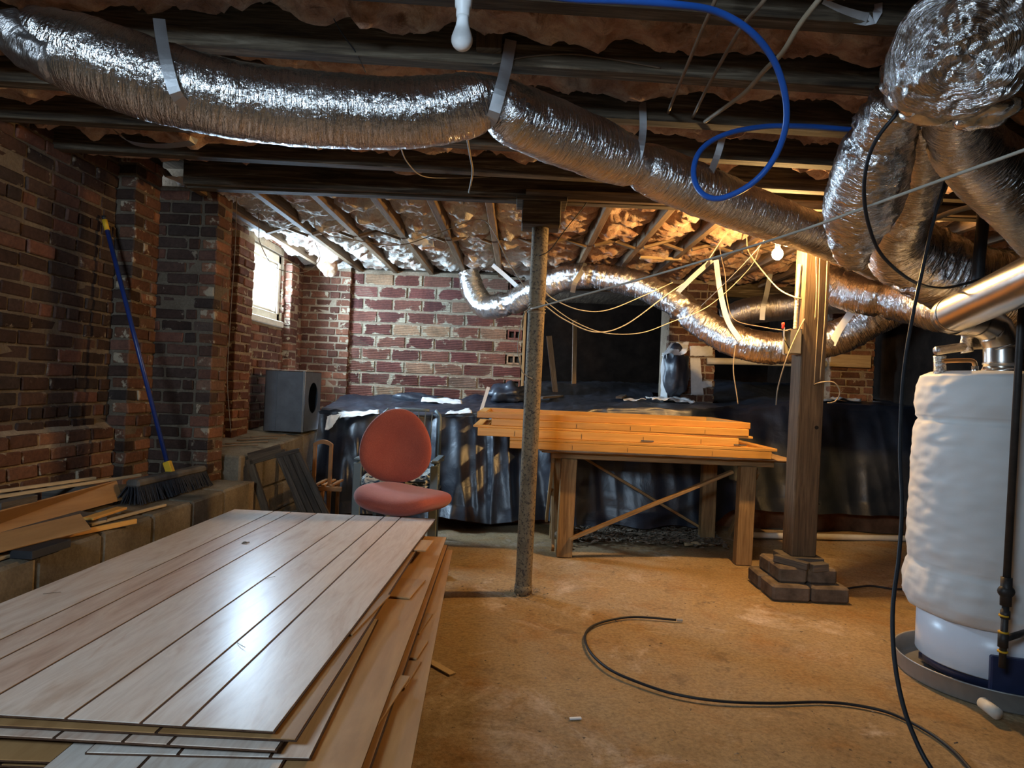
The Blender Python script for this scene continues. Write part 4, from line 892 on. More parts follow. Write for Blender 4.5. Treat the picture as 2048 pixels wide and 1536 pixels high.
# bag taped on the brick pier
bg_ = P(1352, 745, 6.9)
lump('taped_bag', bg_, (.13, .10, .27), 'poly', 'black plastic bag taped to the brick pier', 'bag', .35, 30, 22)
def scrap(name, pts, label, cat_='scrap', mat='white_tape', th=.003, amp=.02):
    """ragged flat piece through four corner points"""
    a, b, c, d = [Vector(p) for p in pts]; m = MB(); n = (b-a).cross(d-a).normalized()
    def fn(u, v):
        p = a.lerp(b, u).lerp(d.lerp(c, u), v); e = .008*N(p.x*40, p.y*40, p.z*40)
        return p+n*amp*FR(p.x*9, p.y*9, p.z*9, 3)+(b-a).normalized()*e+(d-a).normalized()*e
    m.grid(fn, 18, 10); return tag(m.build(name, MAT[mat], smooth=True, solid=th), label, cat_)
def quad(px, y): return [P(a, b, c if not isinstance(y, (int, float)) else y) for (a, b, *c_) in px for c in [c_[0] if c_ else y]]
scrap('house_wrap', [P(1324, 712, 6.80), P(1374, 706, 6.80), P(1378, 684, 6.93), P(1342, 686, 6.93)], 'white wrap folded over the top of the taped bag', amp=.03)
scrap('tape_strip', [P(1322, 800, 6.93), P(1334, 800, 6.86), P(1334, 705, 6.86), P(1324, 705, 6.93)], 'narrow white tape down the edge of the taped bag')
scrap('house_wrap', [(q[0], q[1], ztop(*q)+.065) for q in ((1.32, 6.62), (1.74, 6.62), (1.70, 6.86), (1.30, 6.88))], 'crumpled white wrap at the foot of the taped bag', amp=.04)
scrap('tape_strip', [P(1380, 712, 6.984), P(1426, 712, 6.984), P(1426, 692, 6.984), P(1380, 692, 6.984)], 'white tape across the brick pier above the plastic', amp=.008)
scrap('tape_strip', [P(1382, 790, 6.982), P(1408, 790, 6.982), P(1400, 716, 6.982), P(1380, 716, 6.982)], 'wide pale tape strip down the brick pier', amp=.008)
scrap('tape_strip', [P(1404, 776, 6.98), P(1424, 774, 6.98), P(1424, 762, 6.98), P(1402, 762, 6.98)], 'short pale tape piece low on the brick pier', amp=.008)
scrap('tape_strip', [P(650, 860, 5.86), P(664, 855, 5.86), P(682, 826, 5.97), P(654, 832, 5.95)], 'folded white tape at the left corner of the plastic sheeting', amp=.02)
scrap('tape_strip', [P(680, 836, 5.97), P(758, 826, 6.03), P(758, 820, 6.1), P(676, 824, 6.05)], 'white tape along the top edge of the sheeting behind the red chair')
scrap('tape_strip', [P(890, 828, 6.04), P(945, 825, 6.04), P(938, 818, 6.15), P(900, 820, 6.15)], 'white tape on the sheeting beside the stacked frames')
scrap('paper_sheet', [P(842, 802, 6.66), P(925, 812, 6.6), P(924, 799, 6.75), P(845, 794, 6.8)], 'white paper lying on the plastic below the tile wall', 'paper', 'paper')
scrap('paper_sheet', [(q[0], q[1], ztop(*q)+.055) for q in ((1.04, 6.6), (1.26, 6.6), (1.26, 6.72), (1.05, 6.72))], 'flat paper scrap on the bank before the dark opening', 'paper', 'paper')
scrap('house_wrap', [(q[0], q[1], ztop(*q)+.06) for q in ((2.85, 6.5), (3.3, 6.52), (3.45, 6.8), (2.88, 6.8))], 'greyish wrap lying on the bank right of the timber post', amp=.03)
st = P(962, 816, 6.2); tag(MB().bar(P(962, 822, 6.2), P(977, 774, 6.2), .03, .012, up=(0, 1, 0)).build('white_stick', MAT['paper']), 'white stick standing in the plastic behind the stacked frames', 'stick')
sb_ = P(1148, 772, 8.2); sb_.z = ztop(sb_.x, 8.2)-.02
tag(MB().bar(sb_, P(1150, 640, 8.2), .05, .05, up=(0, 1, 0)).build('crawl_stud', MAT['bench_wood']), 'thin upright stud inside the dark crawl opening', 'stud')
for (a, b, lb) in (((1098, 672), (1112, 765), 'pale board leaning inside the dark crawl opening'), ((1078, 800), (1122, 772), 'board lying flat at the mouth of the crawl opening'), ((1230, 768), (1258, 795), 'dark stick lying on the plastic in the crawl opening')):
    y = 7.5 if lb[0] == 'p' else 6.9; p, q = P(*a, y), P(*b, y+(.4 if 'flat' in lb else .05)); z = ztop(p.x, 7)+.05
    if 'leaning' in lb: q.z = ztop(q.x, q.y)+.01
    if 'lying' in lb: p = Vector((p.x, 6.6, z)); q = Vector((q.x, 7.3, z+.02))
    tag(MB().bar(p, q, .06, .02, up=(0, 1, 0) if 'leaning' in lb else (0, 0, 1)).build('loose_board', MAT['grey_wood']), lb, 'board')

# ================================================================== workbench and the stacked wooden frames
fx = [PZ(1128, 1114), PZ(1473, 1119)]; bx0, bx1 = fx[0].x, fx[1].x; by0 = 5.09; by1 = 5.70
tb = thing('workbench', ((bx0+bx1)/2, 5.45, 0), 'rough timber workbench with diagonal braces', 'workbench')
def leg(x, y, w, d, z1, lean=0):
    m = MB().hexa([(x-w/2-lean, y-d/2, .0), (x+w/2-lean, y-d/2, .0), (x+w/2-lean, y+d/2, .0), (x-w/2-lean, y+d/2, .0), (x-w/2, y-d/2, z1), (x+w/2, y-d/2, z1), (x+w/2, y+d/2, z1), (x-w/2, y+d/2, z1)])
    return m.build('leg', MAT['bench_wood'], tb, bevel=.004)
for x in (bx0, bx1): leg(x+.01, by0, .118, .09, .735, .01)
for x in (bx0-.02, bx1-.1): leg(x, by1, .118, .09, .735)
for (y, nm) in ((by0, 'apron'), (by1, 'apron')): MB().mm(bx0-.12, bx1+.2, y-.03, y+.03, .735, .775).build(nm, MAT['bench_wood'], tb, bevel=.003)
nb = 6
for i in range(nb):
    y0 = by0-.06+i*(by1-by0+.12)/nb; MB().mm(bx0-.2, bx1+.28, y0+.003, y0+(by1-by0+.12)/nb-.003, .776, .797).build('plank', MAT['bench_wood'], tb, bevel=.002)
yf = by0-.06
MB().bar(P(1140, 1078, yf), P(1465, 943, yf), .022, .058, up=(0, 1, 0)).build('brace', MAT['bench_wood'], tb, bevel=.002)
MB().bar((bx0+.15, by1+.06, .70), (bx1-.12, by1+.06, .12), .022, .06, up=(0, 1, 0)).build('brace', MAT['bench_wood'], tb, bevel=.002)
xl = bx0-.085
MB().bar((xl, by0-.02, .05), (xl, by1+.02, .73), .06, .022, up=(1, 0, 0)).build('brace', MAT['bench_wood'], tb, bevel=.002)
MB().bar((xl-.025, by0+.0, .72), (xl-.025, by1+.02, .15), .06, .022, up=(1, 0, 0)).build('brace', MAT['bench_wood'], tb, bevel=.002)
xr = bx1+.09
MB().bar((xr, by0, .70), (xr, by1, .1), .05, .02, up=(1, 0, 0)).build('brace', MAT['bench_wood'], tb, bevel=.002)

cbm = MB(); 
def cbf(u, v): 
    x = bx0-.22+u*(bx1-bx0+.56); y = by0-.15+v*.95
    return (x, y, .8035+.004*N(x*9, y*9)-.004*(v < .04)*(1+N(x*14)))
tag(cbm.grid(cbf, 60, 14).build('cardboard_sheet', MAT['cardboard'], solid=.005), 'torn cardboard sheet under the stacked frames on the workbench', 'cardboard')
def wframe(cx, cy, z, L, D, th, rw, rz, label, marks=0, lip=True):
    o = thing('golden_frame_unit', (cx, cy, z), label, 'frame'); o.rotation_euler[2] = 0
    R = Matrix.Rotation(rz, 3, 'Z'); C = Vector((cx, cy, z+th/2))
    def piece(nm, c, d): MB().box(C+R @ Vector(c), d, rz).build(nm, MAT['frame_wood'], o, bevel=.003)
    piece('rail', (0, -D/2+rw/2, 0), (L, rw, th)); piece('rail', (0, D/2-rw/2, 0), (L, rw, th))
    piece('stile', (-L/2+rw/2, 0, 0), (rw, D-2*rw-.002, th)); piece('stile', (L/2-rw/2, 0, 0), (rw, D-2*rw-.002, th))
    if lip:   # thin projecting lip along the upper front edge
        piece('lip', (.03, -D/2-.006, th/2-.008), (L+.08, .012, .014))
    for k in range(marks):
        f = -.42+.84*(k+.5)/marks+random.uniform(-.05, .05)
        MB().box(C+R @ Vector((f*L, -D/2-.0012, -.004)), (.003, .0015, th*.55), rz).build('pencil_mark', MAT['ink'], o)
    return o
ly = 5.44
def fp(pxl, pxr, y): return P(pxl, 880, y).x, P(pxr, 880, y).x
zt = .8095
def add(pxl, pxr, th, D, rz, lb, y0=4.9, marks=0, rw=.065, lip=False):
    global zt
    a, b = fp(pxl, pxr, y0); wframe((a+b)/2, y0+D/2, zt, b-a, D, th, rw, rz, lb, marks, lip); zt += th+.0012
add(1020, 1545, .055, .98, -.004, 'lowest golden wooden frame, resting on the cardboard', marks=3)
add(1020, 1556, .022, .96, -.006, 'thin golden frame second from the cardboard', 4.9, lip=False)
add(955, 1478, .060, .95, -.004, 'golden frame shifted left in the middle of the stack', 4.92, marks=4)
add(945, 1506, .016, .93, .002, 'thin golden slat frame above the left-shifted one', 4.93, lip=False)
add(982, 1498, .050, .94, -.010, 'bright golden frame just below the topmost one', 4.93, marks=5)
add(952, 1500, .045, 1.0, .0, 'topmost golden wooden frame of the stack', 4.97, lip=False)
# two metal hinges lying against the lower frame
for px in (1295, 1480):
    c = P(px, 882 if px < 1400 else 890, 4.915); tag(MB().box(c, (.09, .012, .008)).build('hinge', MAT['galv']), 'small metal hinge leaf on the lower golden frame, %s' % ('midway along it' if px < 1400 else 'by its end near the timber post'), 'hinge', 'hinges on the lower frame')

# ================================================================== red office chair and the garden chair behind it
oc = thing('office_chair', (-.86, 4.42, 0), 'rust red upholstered swivel chair facing the panel stack', 'chair')
bc = P(794, 893, 4.66); hW, hH = .245, .262
def back(front):
    m = MB(); nr, na = 12, 56
    def fn(u, v):
        a = 2*PI*v; c, s = math.cos(a), math.sin(a)
        w = hW*(1-.13*s-.06*s*s)*(abs(c)**.9*(1 if c > 0 else -1)); h = hH*(abs(s)**.93*(1 if s > 0 else -1))
        if s < 0: h *= .93
        r = math.sin(u*PI/2) if u < 1 else 1
        x = w*r; z = h*r; y = -(.045*(1-r**5)**.5) if front else .03*(1-r**6)**.5
        y += .05*(x/hW)**2*-1+.03*(z/hH)**2*(-.5)+.06*(z/hH)*.5
        return bc+Vector((x, y, z))
    m.grid(fn, nr*2, na); return m
back(True).build('backrest', MAT['red_fabric'], oc, smooth=True)
back(False).build('backrest_shell', MAT['black_plastic'], oc, smooth=True)
sc = P(806, 996, 4.34); sw, sd_ = .29, .25; SR = Matrix.Rotation(-.5, 3, 'Z') @ Matrix.Rotation(.05, 3, 'Y')
def seat(top):
    m = MB()
    def fn(u, v):
        a = 2*PI*v; c, s = math.cos(a), math.sin(a); e = .62
        x = sw*(abs(c)**e)*(1 if c > 0 else -1); y = sd_*(abs(s)**e)*(1 if s > 0 else -1); r = math.sin(u*PI/2)
        z = (.05*(1-r**9)**.5 if top else -.065*(1-r**6)**.5)
        p = Vector((x*r, y*r, z)); d = (p.y/sd_)
        p.z -= .05*max(0, -d-.35)**1.3; p.z += .02*(p.x/sw)**2
        return sc+SR @ p
    m.grid(fn, 22, 64); return m
seat(True).build('seat', MAT['red_fabric'], oc, smooth=True); seat(False).build('seat_underside', MAT['red_fabric'], oc, smooth=True)
MB().bar(sc+Vector((-.05, .06, -.05)), sc+Vector((-.05, .30, -.05)), .05, .012).bar(sc+Vector((-.05, .30, -.05)), bc+Vector((0, .06, -.02)), .05, .012, up=(0, 1, 0)).build('back_bracket', MAT['black_plastic'], oc, bevel=.002)
bx_, by_ = sc.x-.01, sc.y+.02
MB().tube([(bx_, by_, .10), (bx_, by_, sc.z-.03)], .028, 16).build('gas_column', MAT['black_plastic'], oc, smooth=True)
for k in range(5):
    a = 2*PI*k/5+.25; d = Vector((math.cos(a), math.sin(a), 0)); c = Vector((bx_, by_, .09)); e_ = c+d*.29
    l_ = MB().bar(c+Vector((0, 0, .02)), e_+Vector((0, 0, -.005)), .045, .03).build('base_arm', MAT['black_plastic'], oc, bevel=.004)
    MB().lathe([(.012, -.022), (.027, -.02), (.027, .02), (.012, .022)], Vector((e_.x, e_.y, .027)), 16, axis=Vector((-d.y, d.x, 0))).build('caster', MAT['black_plastic'], l_, smooth=True)
gc = thing('garden_chair', (-.86, 5.15, 0), 'grey metal garden armchair with a leaf print cushion', 'chair')
gy0, gy1 = 4.98, 5.5; gx0, gx1 = P(722, 960, 5.1).x, P(872, 960, 5.1).x
for x in (gx0, gx1):
    MB().tube(cat([(x, gy0, 0), (x, gy0, .3), (x, gy0+.0, .60), (x, gy0+.05, .655), (x, gy0+.18, .665), (x, gy1, .64)], .03), .016, 10).build('arm_leg', MAT['grey_paint'], gc, smooth=True)
    MB().box((x, gy0-.012, .33), (.062, .02, .64)).build('front_post', MAT['grey_paint'], gc, bevel=.006)
    MB().box((x, gy0+.2, .675), (.06, .44, .022)).build('armrest', MAT['grey_paint'], gc, bevel=.008)
    s = 1 if x == gx0 else -1
    MB().tube(cat([(x+.03*s, gy1+.02, 0), (x+.03*s, gy1, .42), (x+.04*s, gy1+.07, .80), (x+.05*s, gy1+.12, .99), (x+.09*s, gy1+.13, 1.03)], .03), .014, 10).build('back_leg', MAT['grey_paint'], gc, smooth=True)
MB().tube(cat([(gx0+.14, gy1+.13, 1.03), (gx1-.14, gy1+.13, 1.03)], .05), .014, 10).build('back_rail', MAT['grey_paint'], gc, smooth=True)
for i in range(9):
    x = gx0+.06+i*(gx1-gx0-.12)/8; MB().bar((x, gy1+.0, .44), (x, gy1+.13, 1.02), .02, .006, up=(1, 0, 0)).build('back_slat', MAT['grey_paint'], gc)
m = MB()
for y in (gy0+.02, gy1): m.tube([(gx0, y, .42), (gx1, y, .42)], .014, 10)
MB().mm(gx0, gx1, gy0+.01, gy1, .415, .43).build('seat_panel', MAT['grey_paint'], gc, bevel=.004)
MB().box(((gx0+gx1)/2, (gy0+gy1)/2-.02, .505), (gx1-gx0-.04, gy1-gy0+.02, .13)).build('cushion', MAT['leaf'], gc, bevel=.04)

# ================================================================== stack of panelling sheets
def pan(cx, cy, z, W_, L_, rz, label, planks=None, mat='panel', th=.0065, group=None):
    """one 4x8 sheet; planks: widths of the grooved boards on its face"""
    R = Matrix.Rotation(rz, 3, 'Z'); C = Vector((cx, cy, z)); o = thing('wall_panel', (cx, cy, z), label, 'panel', group)
    MB().box(C+Vector((0, 0, th*.35)), (W_, L_, th*.7), rz).build('backing', MAT['groove'], o)
    ws = planks or [W_]; s = sum(ws); x = -W_/2
    for w in ws:
        w = w*W_/s; g = .0042 if len(ws) > 1 else 0
        m = MB(); m.box(C+R @ Vector((x+w/2, 0, th*.85)), (L_, w-2*g, th*.3), rz+PI/2)
        m.build('plank', MAT[mat], o); x += w
    return o
PW, PL = 1.22, 2.44
PLK = [.244, .103, .156, .232, .176, .10, .21]
def edge(near, far, z, yn, W_=PW, dy=0):
    """sheet placed by the line its right edge runs along on the photo; far end fixed at the far point"""
    a, b = PZ(*near, z), PZ(*far, z); d = (b-a).normalized(); L_ = (b.y-yn)/d.y; n = Vector((-d.y, d.x, 0))
    c = b-d*(L_/2)+n*(W_/2); return c.x, c.y+dy, -math.atan2(d.x, d.y), L_
SH = [  # right edge near, far pixel; height of the face; near end; width; planks; material; label
 ((545, 1468), (872, 1038), .45, 1.53, PW, PLK, 'panel', 'glossy birch-print panelling sheet on top of the stack'),
 ((585, 1492), (846, 1082), .436, 1.525, PW, [.3, .2, .4, .32], 'hardboard', 'brown panelling sheet directly under the glossy top one'),
 ((560, 1490), (850, 1070), .424, 1.50, PW, PLK[::-1], 'panel', 'pale grooved sheet third from the top, flush with the near end'),
 ((636, 1486), (757, 1238), .399, 1.52, .5, [.5, .5, .22], 'panel', 'short pale panelling sheet poking out on the round post side'),
 ((560, 1536), (700, 1300), .3917, 1.28, .5, [.2, .3], 'panel', 'narrow pale sheet pulled out toward the near end of the stack'),
 ((722, 1536), (893, 1074), .385, 1.50, PW, None, 'hardboard', 'wide plain brown panel sticking out below the grooved sheets'),
 ((742, 1536), (896, 1090), .362, 1.52, PW, [.4, .6, .22], 'hardboard', 'sheet with a dark groove just below the wide plain panel'),
 ((822, 1536), (905, 1100), .335, 1.42, PW, None, 'hardboard', 'lowest visible plain brown panel, its edge nearest the round post'),
]
CT = []
for (a, b, z, yn, w, pk, mt, lb) in SH:
    x, y, rz, l = edge(a, b, z, yn, w); CT.append((x, y)); pan(x, y, z-.0065, w, l, rz, lb, pk, mt)
cx0 = CT[0][0]; cy0 = CT[0][1]
pan(cx0+.06, cy0+.03, .300-.0065, PW, PL, .0, 'grooved sheet low in the stack, just above the lowest one', PLK[::-1], 'panel')
pan(cx0+.03, cy0+.05, .285-.0065, PW, PL, .01, 'lowest panelling sheet of the stack', PLK, 'panel')
lvl = [.45, .436, .424, .385, .362, .335, .300, .285]
for i in range(len(lvl)-1):
    top = lvl[i]-.0065; bot = lvl[i+1]
    if top-bot < .002: continue
    for k, f in enumerate((-.34, 0, .36)):
        nr = lvl[i] == .424 and k == 0; tag(MB().box((cx0-.03-(.42 if nr else 0), cy0+f*PL, (top+bot)/2), (.14 if nr else .8, .05, top-bot-.0004)).build('packing_strip', MAT['panel_edge']), 'thin packing strip between two sheets of the panel stack', 'strip', 'packing strips in the panel stack')
zb = .285-.0065
for k, f in enumerate((-.30, .05, .36)):
    for q, x in enumerate((-.38, .38)):
        tag(MB().box((cx0+.05+x, cy0+f*PL, zb/2+.002), (.2, .4, zb-.008)).build('bearer_block', MAT['concrete'], bevel=.006), 'concrete block carrying the panel stack off the floor', 'block', 'blocks under the panel stack')
# offcuts lying on the stepped edge of the stack
for (px, py, z, w, l, rz, lb) in ((840, 1092, .4365, .10, .22, -.05, 'small hardboard offcut at the far end of the stack edge'), (806, 1177, .387, .13, .26, -.1, 'square hardboard offcut halfway along the stack edge'), (738, 1228, .4365, .03, .42, -.1, 'narrow offcut strip poking from under the top sheets'),
                          (838, 1248, .337, .055, .22, -.1, 'first small block offcut on the lower brown panel'), (828, 1300, .337, .06, .16, -.1, 'second small block offcut on the lower brown panel'), (808, 1350, .337, .06, .2, -.1, 'third small block offcut on the lower brown panel'), (780, 1400, .364, .03, .3, -.12, 'thin offcut strip on the lower brown panel near its near end')):
    p = PZ(px, py, z); tag(MB().box((p.x, p.y, z+.003), (w, l, .006), rz).build('panel_offcut', MAT['hardboard'], bevel=.001), lb, 'offcut')
p = PZ(878, 1334); tag(MB().box((p.x, p.y, .002), (.035, .2, .006), .75).build('wood_splinter', MAT['pale_wood']), 'pale wood splinter on the floor beside the panel stack', 'splinter')
p = PZ(1151, 1437); tag(MB().box((p.x, p.y, .001), (.045, .012, .005), .2).build('paper_scrap', MAT['paper']), 'tiny white scrap on the bare floor', 'scrap')

# ================================================================== things on the low curb
def board(a, b, w, th, mat, label, up=(0, 0, 1), name='loose_board'):
    return tag(MB().bar(a, b, w, th, up=up).build(name, MAT[mat], bevel=.0015), label, 'board')
zc = .575
def onc(px, py, z): return PZ(px, py, z)
a = [(-10, 1050), (265, 985)]
def slab(q, th, mat, label):
    a, b, c, d = q; n = (b-a).cross(d-a).normalized()*th
    return tag(MB().hexa([a-n, b-n, c-n, d-n, a, b, c, d]).build('loose_board', MAT[mat], bevel=.0012), label, 'board')
def ext(p, q, k=.5): return p+(p-q)*k
zl, zh_ = .578, .672
A_, B_, C_, D_ = PZ(0, 1066, zl), PZ(246, 1000, zl), PZ(234, 962, zh_), PZ(0, 1023, zh_)
slab([ext(A_, B_), B_, C_, ext(D_, C_)], .007, 'hardboard', 'large plain brown offcut on the curb reaching toward the broom')
zl, zh_ = .591, .628
A_, B_, C_, D_ = PZ(0, 1103, zl), PZ(183, 1057, zl), PZ(161, 1027, zh_), PZ(0, 1065, zh_)
slab([ext(A_, B_), B_, C_, ext(D_, C_)], .007, 'hardboard', 'brown offcut with a dark smear lying on the curb pile')
board(onc(-40, 1106, .566), onc(272, 1042, .566), .014, .022, 'frame_wood', 'thin golden strip along the curb edge')
board(onc(-10, 984, .667), onc(190, 956, .667), .02, .015, 'pale_wood', 'pale strip lying highest against the brick wall')
board(onc(-10, 995, .667), onc(280, 950, .667), .022, .014, 'pale_wood', 'long pale strip reaching to the pilaster')
board(onc(-10, 1013, .687), onc(64, 996, .687), .05, .03, 'grey_wood', 'short weathered stick on the curb pile')
board(onc(180, 1050, .564), onc(330, 1010, .566), .018, .012, 'pale_wood', 'thin stick beside the broom bristles')
board(onc(175, 1038, .587), onc(244, 1016, .587), .05, .012, 'frame_wood', 'short golden offcut in front of the broom head')
board(onc(-20, 1122, .562), onc(55, 1098, .562), .03, .012, 'pale_wood', 'pale stick end under the curb pile')
board(onc(-40, 1060, .570), onc(180, 1030, .572), .3, .02, 'grey_wood', 'dark board at the bottom of the curb pile')
board(onc(40, 1110, .568), onc(120, 1085, .568), .09, .03, 'black_plastic', 'black strip under the golden one on the curb')
for x_, y_, w_, lb in ((-2.33, 3.08, .13, 'short timber block propping the pale strips near the weathered stick'), (-2.25, 3.42, .23, 'short timber block propping the pale strips by the broom')):
    tag(MB().box((x_, y_, .609), (w_, .10, .101), .1).build('timber_block', MAT['grey_wood'], bevel=.004), lb, 'block')
# broom
h0 = onc(262, 1000, zc+.02); h1 = onc(404, 962, zc+.02)
h0 = Vector((-2.03, 3.55, 0)); h1 = Vector((-1.90, 4.24, 0))
ph = P(262, 1000, 3.5); ph1 = P(402, 962, 4.2); h0 = Vector((ph.x, 3.5, .0)); h1 = Vector((ph1.x, 4.2, .0))
br = thing('push_broom', ((h0.x+h1.x)/2, 3.85, .57), 'push broom with a blue pole leaning on the brick wall', 'broom')
zh = .665
MB().bar(Vector((h0.x, h0.y, zh)), Vector((h1.x, h1.y, zh)), .075, .04).build('head', MAT['dusty_black'], br, bevel=.012)
d = (h1-h0).normalized(); sdv = Vector((0, 0, 1)).cross(d); m = MB(); L_ = (h1-h0).length
for i in range(110):
    for j in range(5):
        s = (i+random.random())/110; t = (j-2)/2; b = h0+d*(s*L_)+sdv*(t*.03); 
        e_ = b+sdv*(t*.035+random.gauss(0, .006))+d*random.gauss(0, .01)+d*(.05*(s-.5)*2*abs(s-.5))
        m.tube([Vector((b.x, b.y, zh-.015)), Vector((e_.x, e_.y, .562))], .0035, 3, False)
stuff(m.build('bristles', MAT['bristle'], br))
q0 = P(341, 952, 3.88); q1 = P(207, 432, 3.90); 
pA = q0; pB = q1
MB().tube([pA.lerp(pB, .035), pA.lerp(pB, .95)], .0125, 14).build('pole', MAT['blue_pole'], br, smooth=True)
MB().bar(Vector((q0.x, q0.y, zh+.012)), pA.lerp(pB, .055), .04, .036, up=(0, 1, 0)).build('pole_socket', MAT['yellow'], br, bevel=.004)
MB().tube([pA.lerp(pB, .945), pA.lerp(pB, .985)], .0145, 14).build('grip_band', MAT['yellow'], br, smooth=True)
MB().tube([pA.lerp(pB, .985), pB], .012, 14).build('hang_tip', MAT['black_plastic'], br, smooth=True)

# galvanised box with a round hole on the higher curb
bxA = P(605, 862, 5.72); zb0 = .797
X1 = bxA.x; X0 = X1-.335; Y0 = 5.72; Y1 = 6.2; Z1 = zb0+.515; th = .004
gb_ = thing('metal_box', ((X0+X1)/2, (Y0+Y1)/2, zb0), 'galvanised sheet metal box with a round hole in its side', 'box')
MB().mm(X0, X1, Y0, Y0+th, zb0, Z1).build('panel', MAT['galv'], gb_); MB().mm(X0, X1, Y1-th, Y1, zb0, Z1).build('panel', MAT['galv'], gb_)
MB().mm(X0, X0+th, Y0, Y1, zb0, Z1).build('panel', MAT['galv'], gb_); MB().mm(X0, X1, Y0, Y1, Z1-th, Z1).build('lid', MAT['galv'], gb_)
m = MB(); n = 48; cy, cz = (Y0+Y1)/2+.02, (zb0+Z1)/2+.03; rh = .135; hy, hz = (Y1-Y0)/2, (Z1-zb0)/2
for i in range(n):
    a = 2*PI*i/n; c, s = math.cos(a), math.sin(a); m.v.append(Vector((X1, cy+rh*c, cz+rh*s)))
for i in range(n):
    a = 2*PI*i/n; c, s = math.cos(a), math.sin(a); k = max(abs(c), abs(s)); m.v.append(Vector((X1, (Y0+Y1)/2+hy*c/k, (zb0+Z1)/2+hz*s/k)))
for i in range(n): j = (i+1) % n; m.face((i, n+i, n+j, j))
m.build('holed_panel', MAT['galv'], gb_, solid=th)
MB().mm(X0+.1, X0+.106, Y0-.004, Y0, zb0, Z1).build('seam', MAT['galv'], gb_); MB().mm(X1-.012, X1+.004, Y0-.006, Y0+.012, zb0, Z1+.003).build('corner_seam', MAT['flue'], gb_)
MB().bar((X0+.05, Y0+.02, Z1+.006), (X1, Y0+.03, Z1+.006), .05, .003).build('tape', MAT['white_tape'], gb_)
def hc(x, y): f = (y-4.6)/1.7; return .70+.09*f+.03*max(0, min(1, (-1.875+.07*f-x)/.43))+.011
for i, (px, py) in enumerate(((470, 880), (500, 872), (520, 884), (545, 872))):
    p = P(px, py, 4.9+.2*i); q = [(p.x-.12, 4.75+.2*i), (p.x, 4.95+.2*i), (min(p.x+.14, -1.93), 5.05+.2*i)]
    tag(MB().tube(cat([Vector((x, y, hc(x, y))) for x, y in q], .03), .006, 6).build('dry_twig', MAT['cable_brown'], smooth=True), 'dry dark twig lying on the higher curb', 'twig', 'twigs on the higher curb')
# leaning old sash and dark panel in front of the higher curb
ls = thing('leaning_sash', (-1.60, 4.75, 0), 'old dark wooden sash leaning against the higher curb', 'sash')
A = [P(490, 918, 4.69), P(556, 899, 4.69), P(606, 1060, 4.67), P(540, 1075, 4.67)]
A = [p+Vector((.03, 0, 0)) for p in A]
for k, t in ((3, 0), (2, 1)): d_ = A[k]-A[t]; A[k] = A[t]+d_*((A[t].z-.02)/-d_.z)      # stiles reach the floor
def plank4(a, b, w, th, nm, mat, par): MB().bar(a, b, w, th, up=(A[1]-A[0]).cross(A[3]-A[0]).normalized()).build(nm, MAT[mat], par, bevel=.003)
plank4(A[0], A[1], .085, .03, 'top_rail', 'post_wood', ls); plank4(A[0], A[3], .05, .03, 'stile', 'post_wood', ls); plank4(A[1], A[2], .05, .03, 'stile', 'post_wood', ls)
plank4(A[0].lerp(A[3], .6), A[1].lerp(A[2], .6), .05, .03, 'bottom_rail', 'post_wood', ls)
lp = thing('plank_panel', (-1.45, 4.72, 0), 'dark weathered board panel leaning beside the old sash', 'panel')
Bq = [P(552, 912, 4.65), P(600, 900, 4.65), P(676, 1062, 4.62), P(622, 1075, 4.62)]
for k, t in ((3, 0), (2, 1)): d_ = Bq[k]-Bq[t]; Bq[k] = Bq[t]+d_*((Bq[t].z-.02)/-d_.z)
nn = (Bq[1]-Bq[0]).cross(Bq[3]-Bq[0]).normalized()
for i in range(4):
    f = (i+.5)/4; a = Bq[0].lerp(Bq[1], f); b = Bq[3].lerp(Bq[2], f); MB().bar(a, b, (Bq[1]-Bq[0]).length/4*.97, .022, up=nn).build('plank', MAT['dark_plank'], lp, bevel=.003)
MB().bar(Bq[0]-nn*.0, Bq[1], .03, .03, up=nn).build('top_strip', MAT['dark_plank'], lp, bevel=.003)
# small wooden chair frame with an arched top
fc = thing('small_wooden_chair', (-1.50, 5.1, 0), 'small reddish wooden chair back with an arched top', 'chair')
yc = 5.15; xa, xb_ = P(628, 950, yc).x, P(660, 950, yc).x; zt_ = P(645, 880, yc).z
for x in (xa, xb_): MB().bar((x, yc, 0), (x, yc, zt_-.03), .028, .022, up=(0, 1, 0)).build('upright', MAT['chair_wood'], fc, bevel=.003)
m = MB(); n = 12; w = (xb_-xa)/2+.012; xm = (xa+xb_)/2; k = 0
for i in range(n+1):
    f = -1+2*i/n; x = xm+f*w; zt2 = zt_+.03*(1-f*f)-.028; zl = zt2-.03
    m.v += [Vector((x, yc-.013, zl)), Vector((x, yc-.013, zt2)), Vector((x, yc+.013, zt2)), Vector((x, yc+.013, zl))]
    if i:
        b = 4*(i-1)
        for q in range(4): m.face((b+q, b+(q+1) % 4, b+4+(q+1) % 4, b+4+q))
m.face((0, 3, 2, 1)); m.face((4*n, 4*n+1, 4*n+2, 4*n+3)); m.build('arched_rail', MAT['chair_wood'], fc)
zs = P(660, 975, yc).z
MB().bar((xa-.05, yc-.06, zs), (xb_+.11, yc-.06, zs), .03, .035).build('seat_rail', MAT['chair_wood'], fc, bevel=.004)
for i in range(3): MB().mm(xa+.02+i*.06, xa+.045+i*.06, yc-.075, yc+.25, zs+.018, zs+.03).build('seat_slat', MAT['chair_wood'], fc)
for (x, y) in ((xa, yc+.25), (xb_, yc+.25)): MB().bar((x, y, 0), (x, y, zs+.018), .025, .025, up=(0, 1, 0)).build('leg', MAT['chair_wood'], fc)

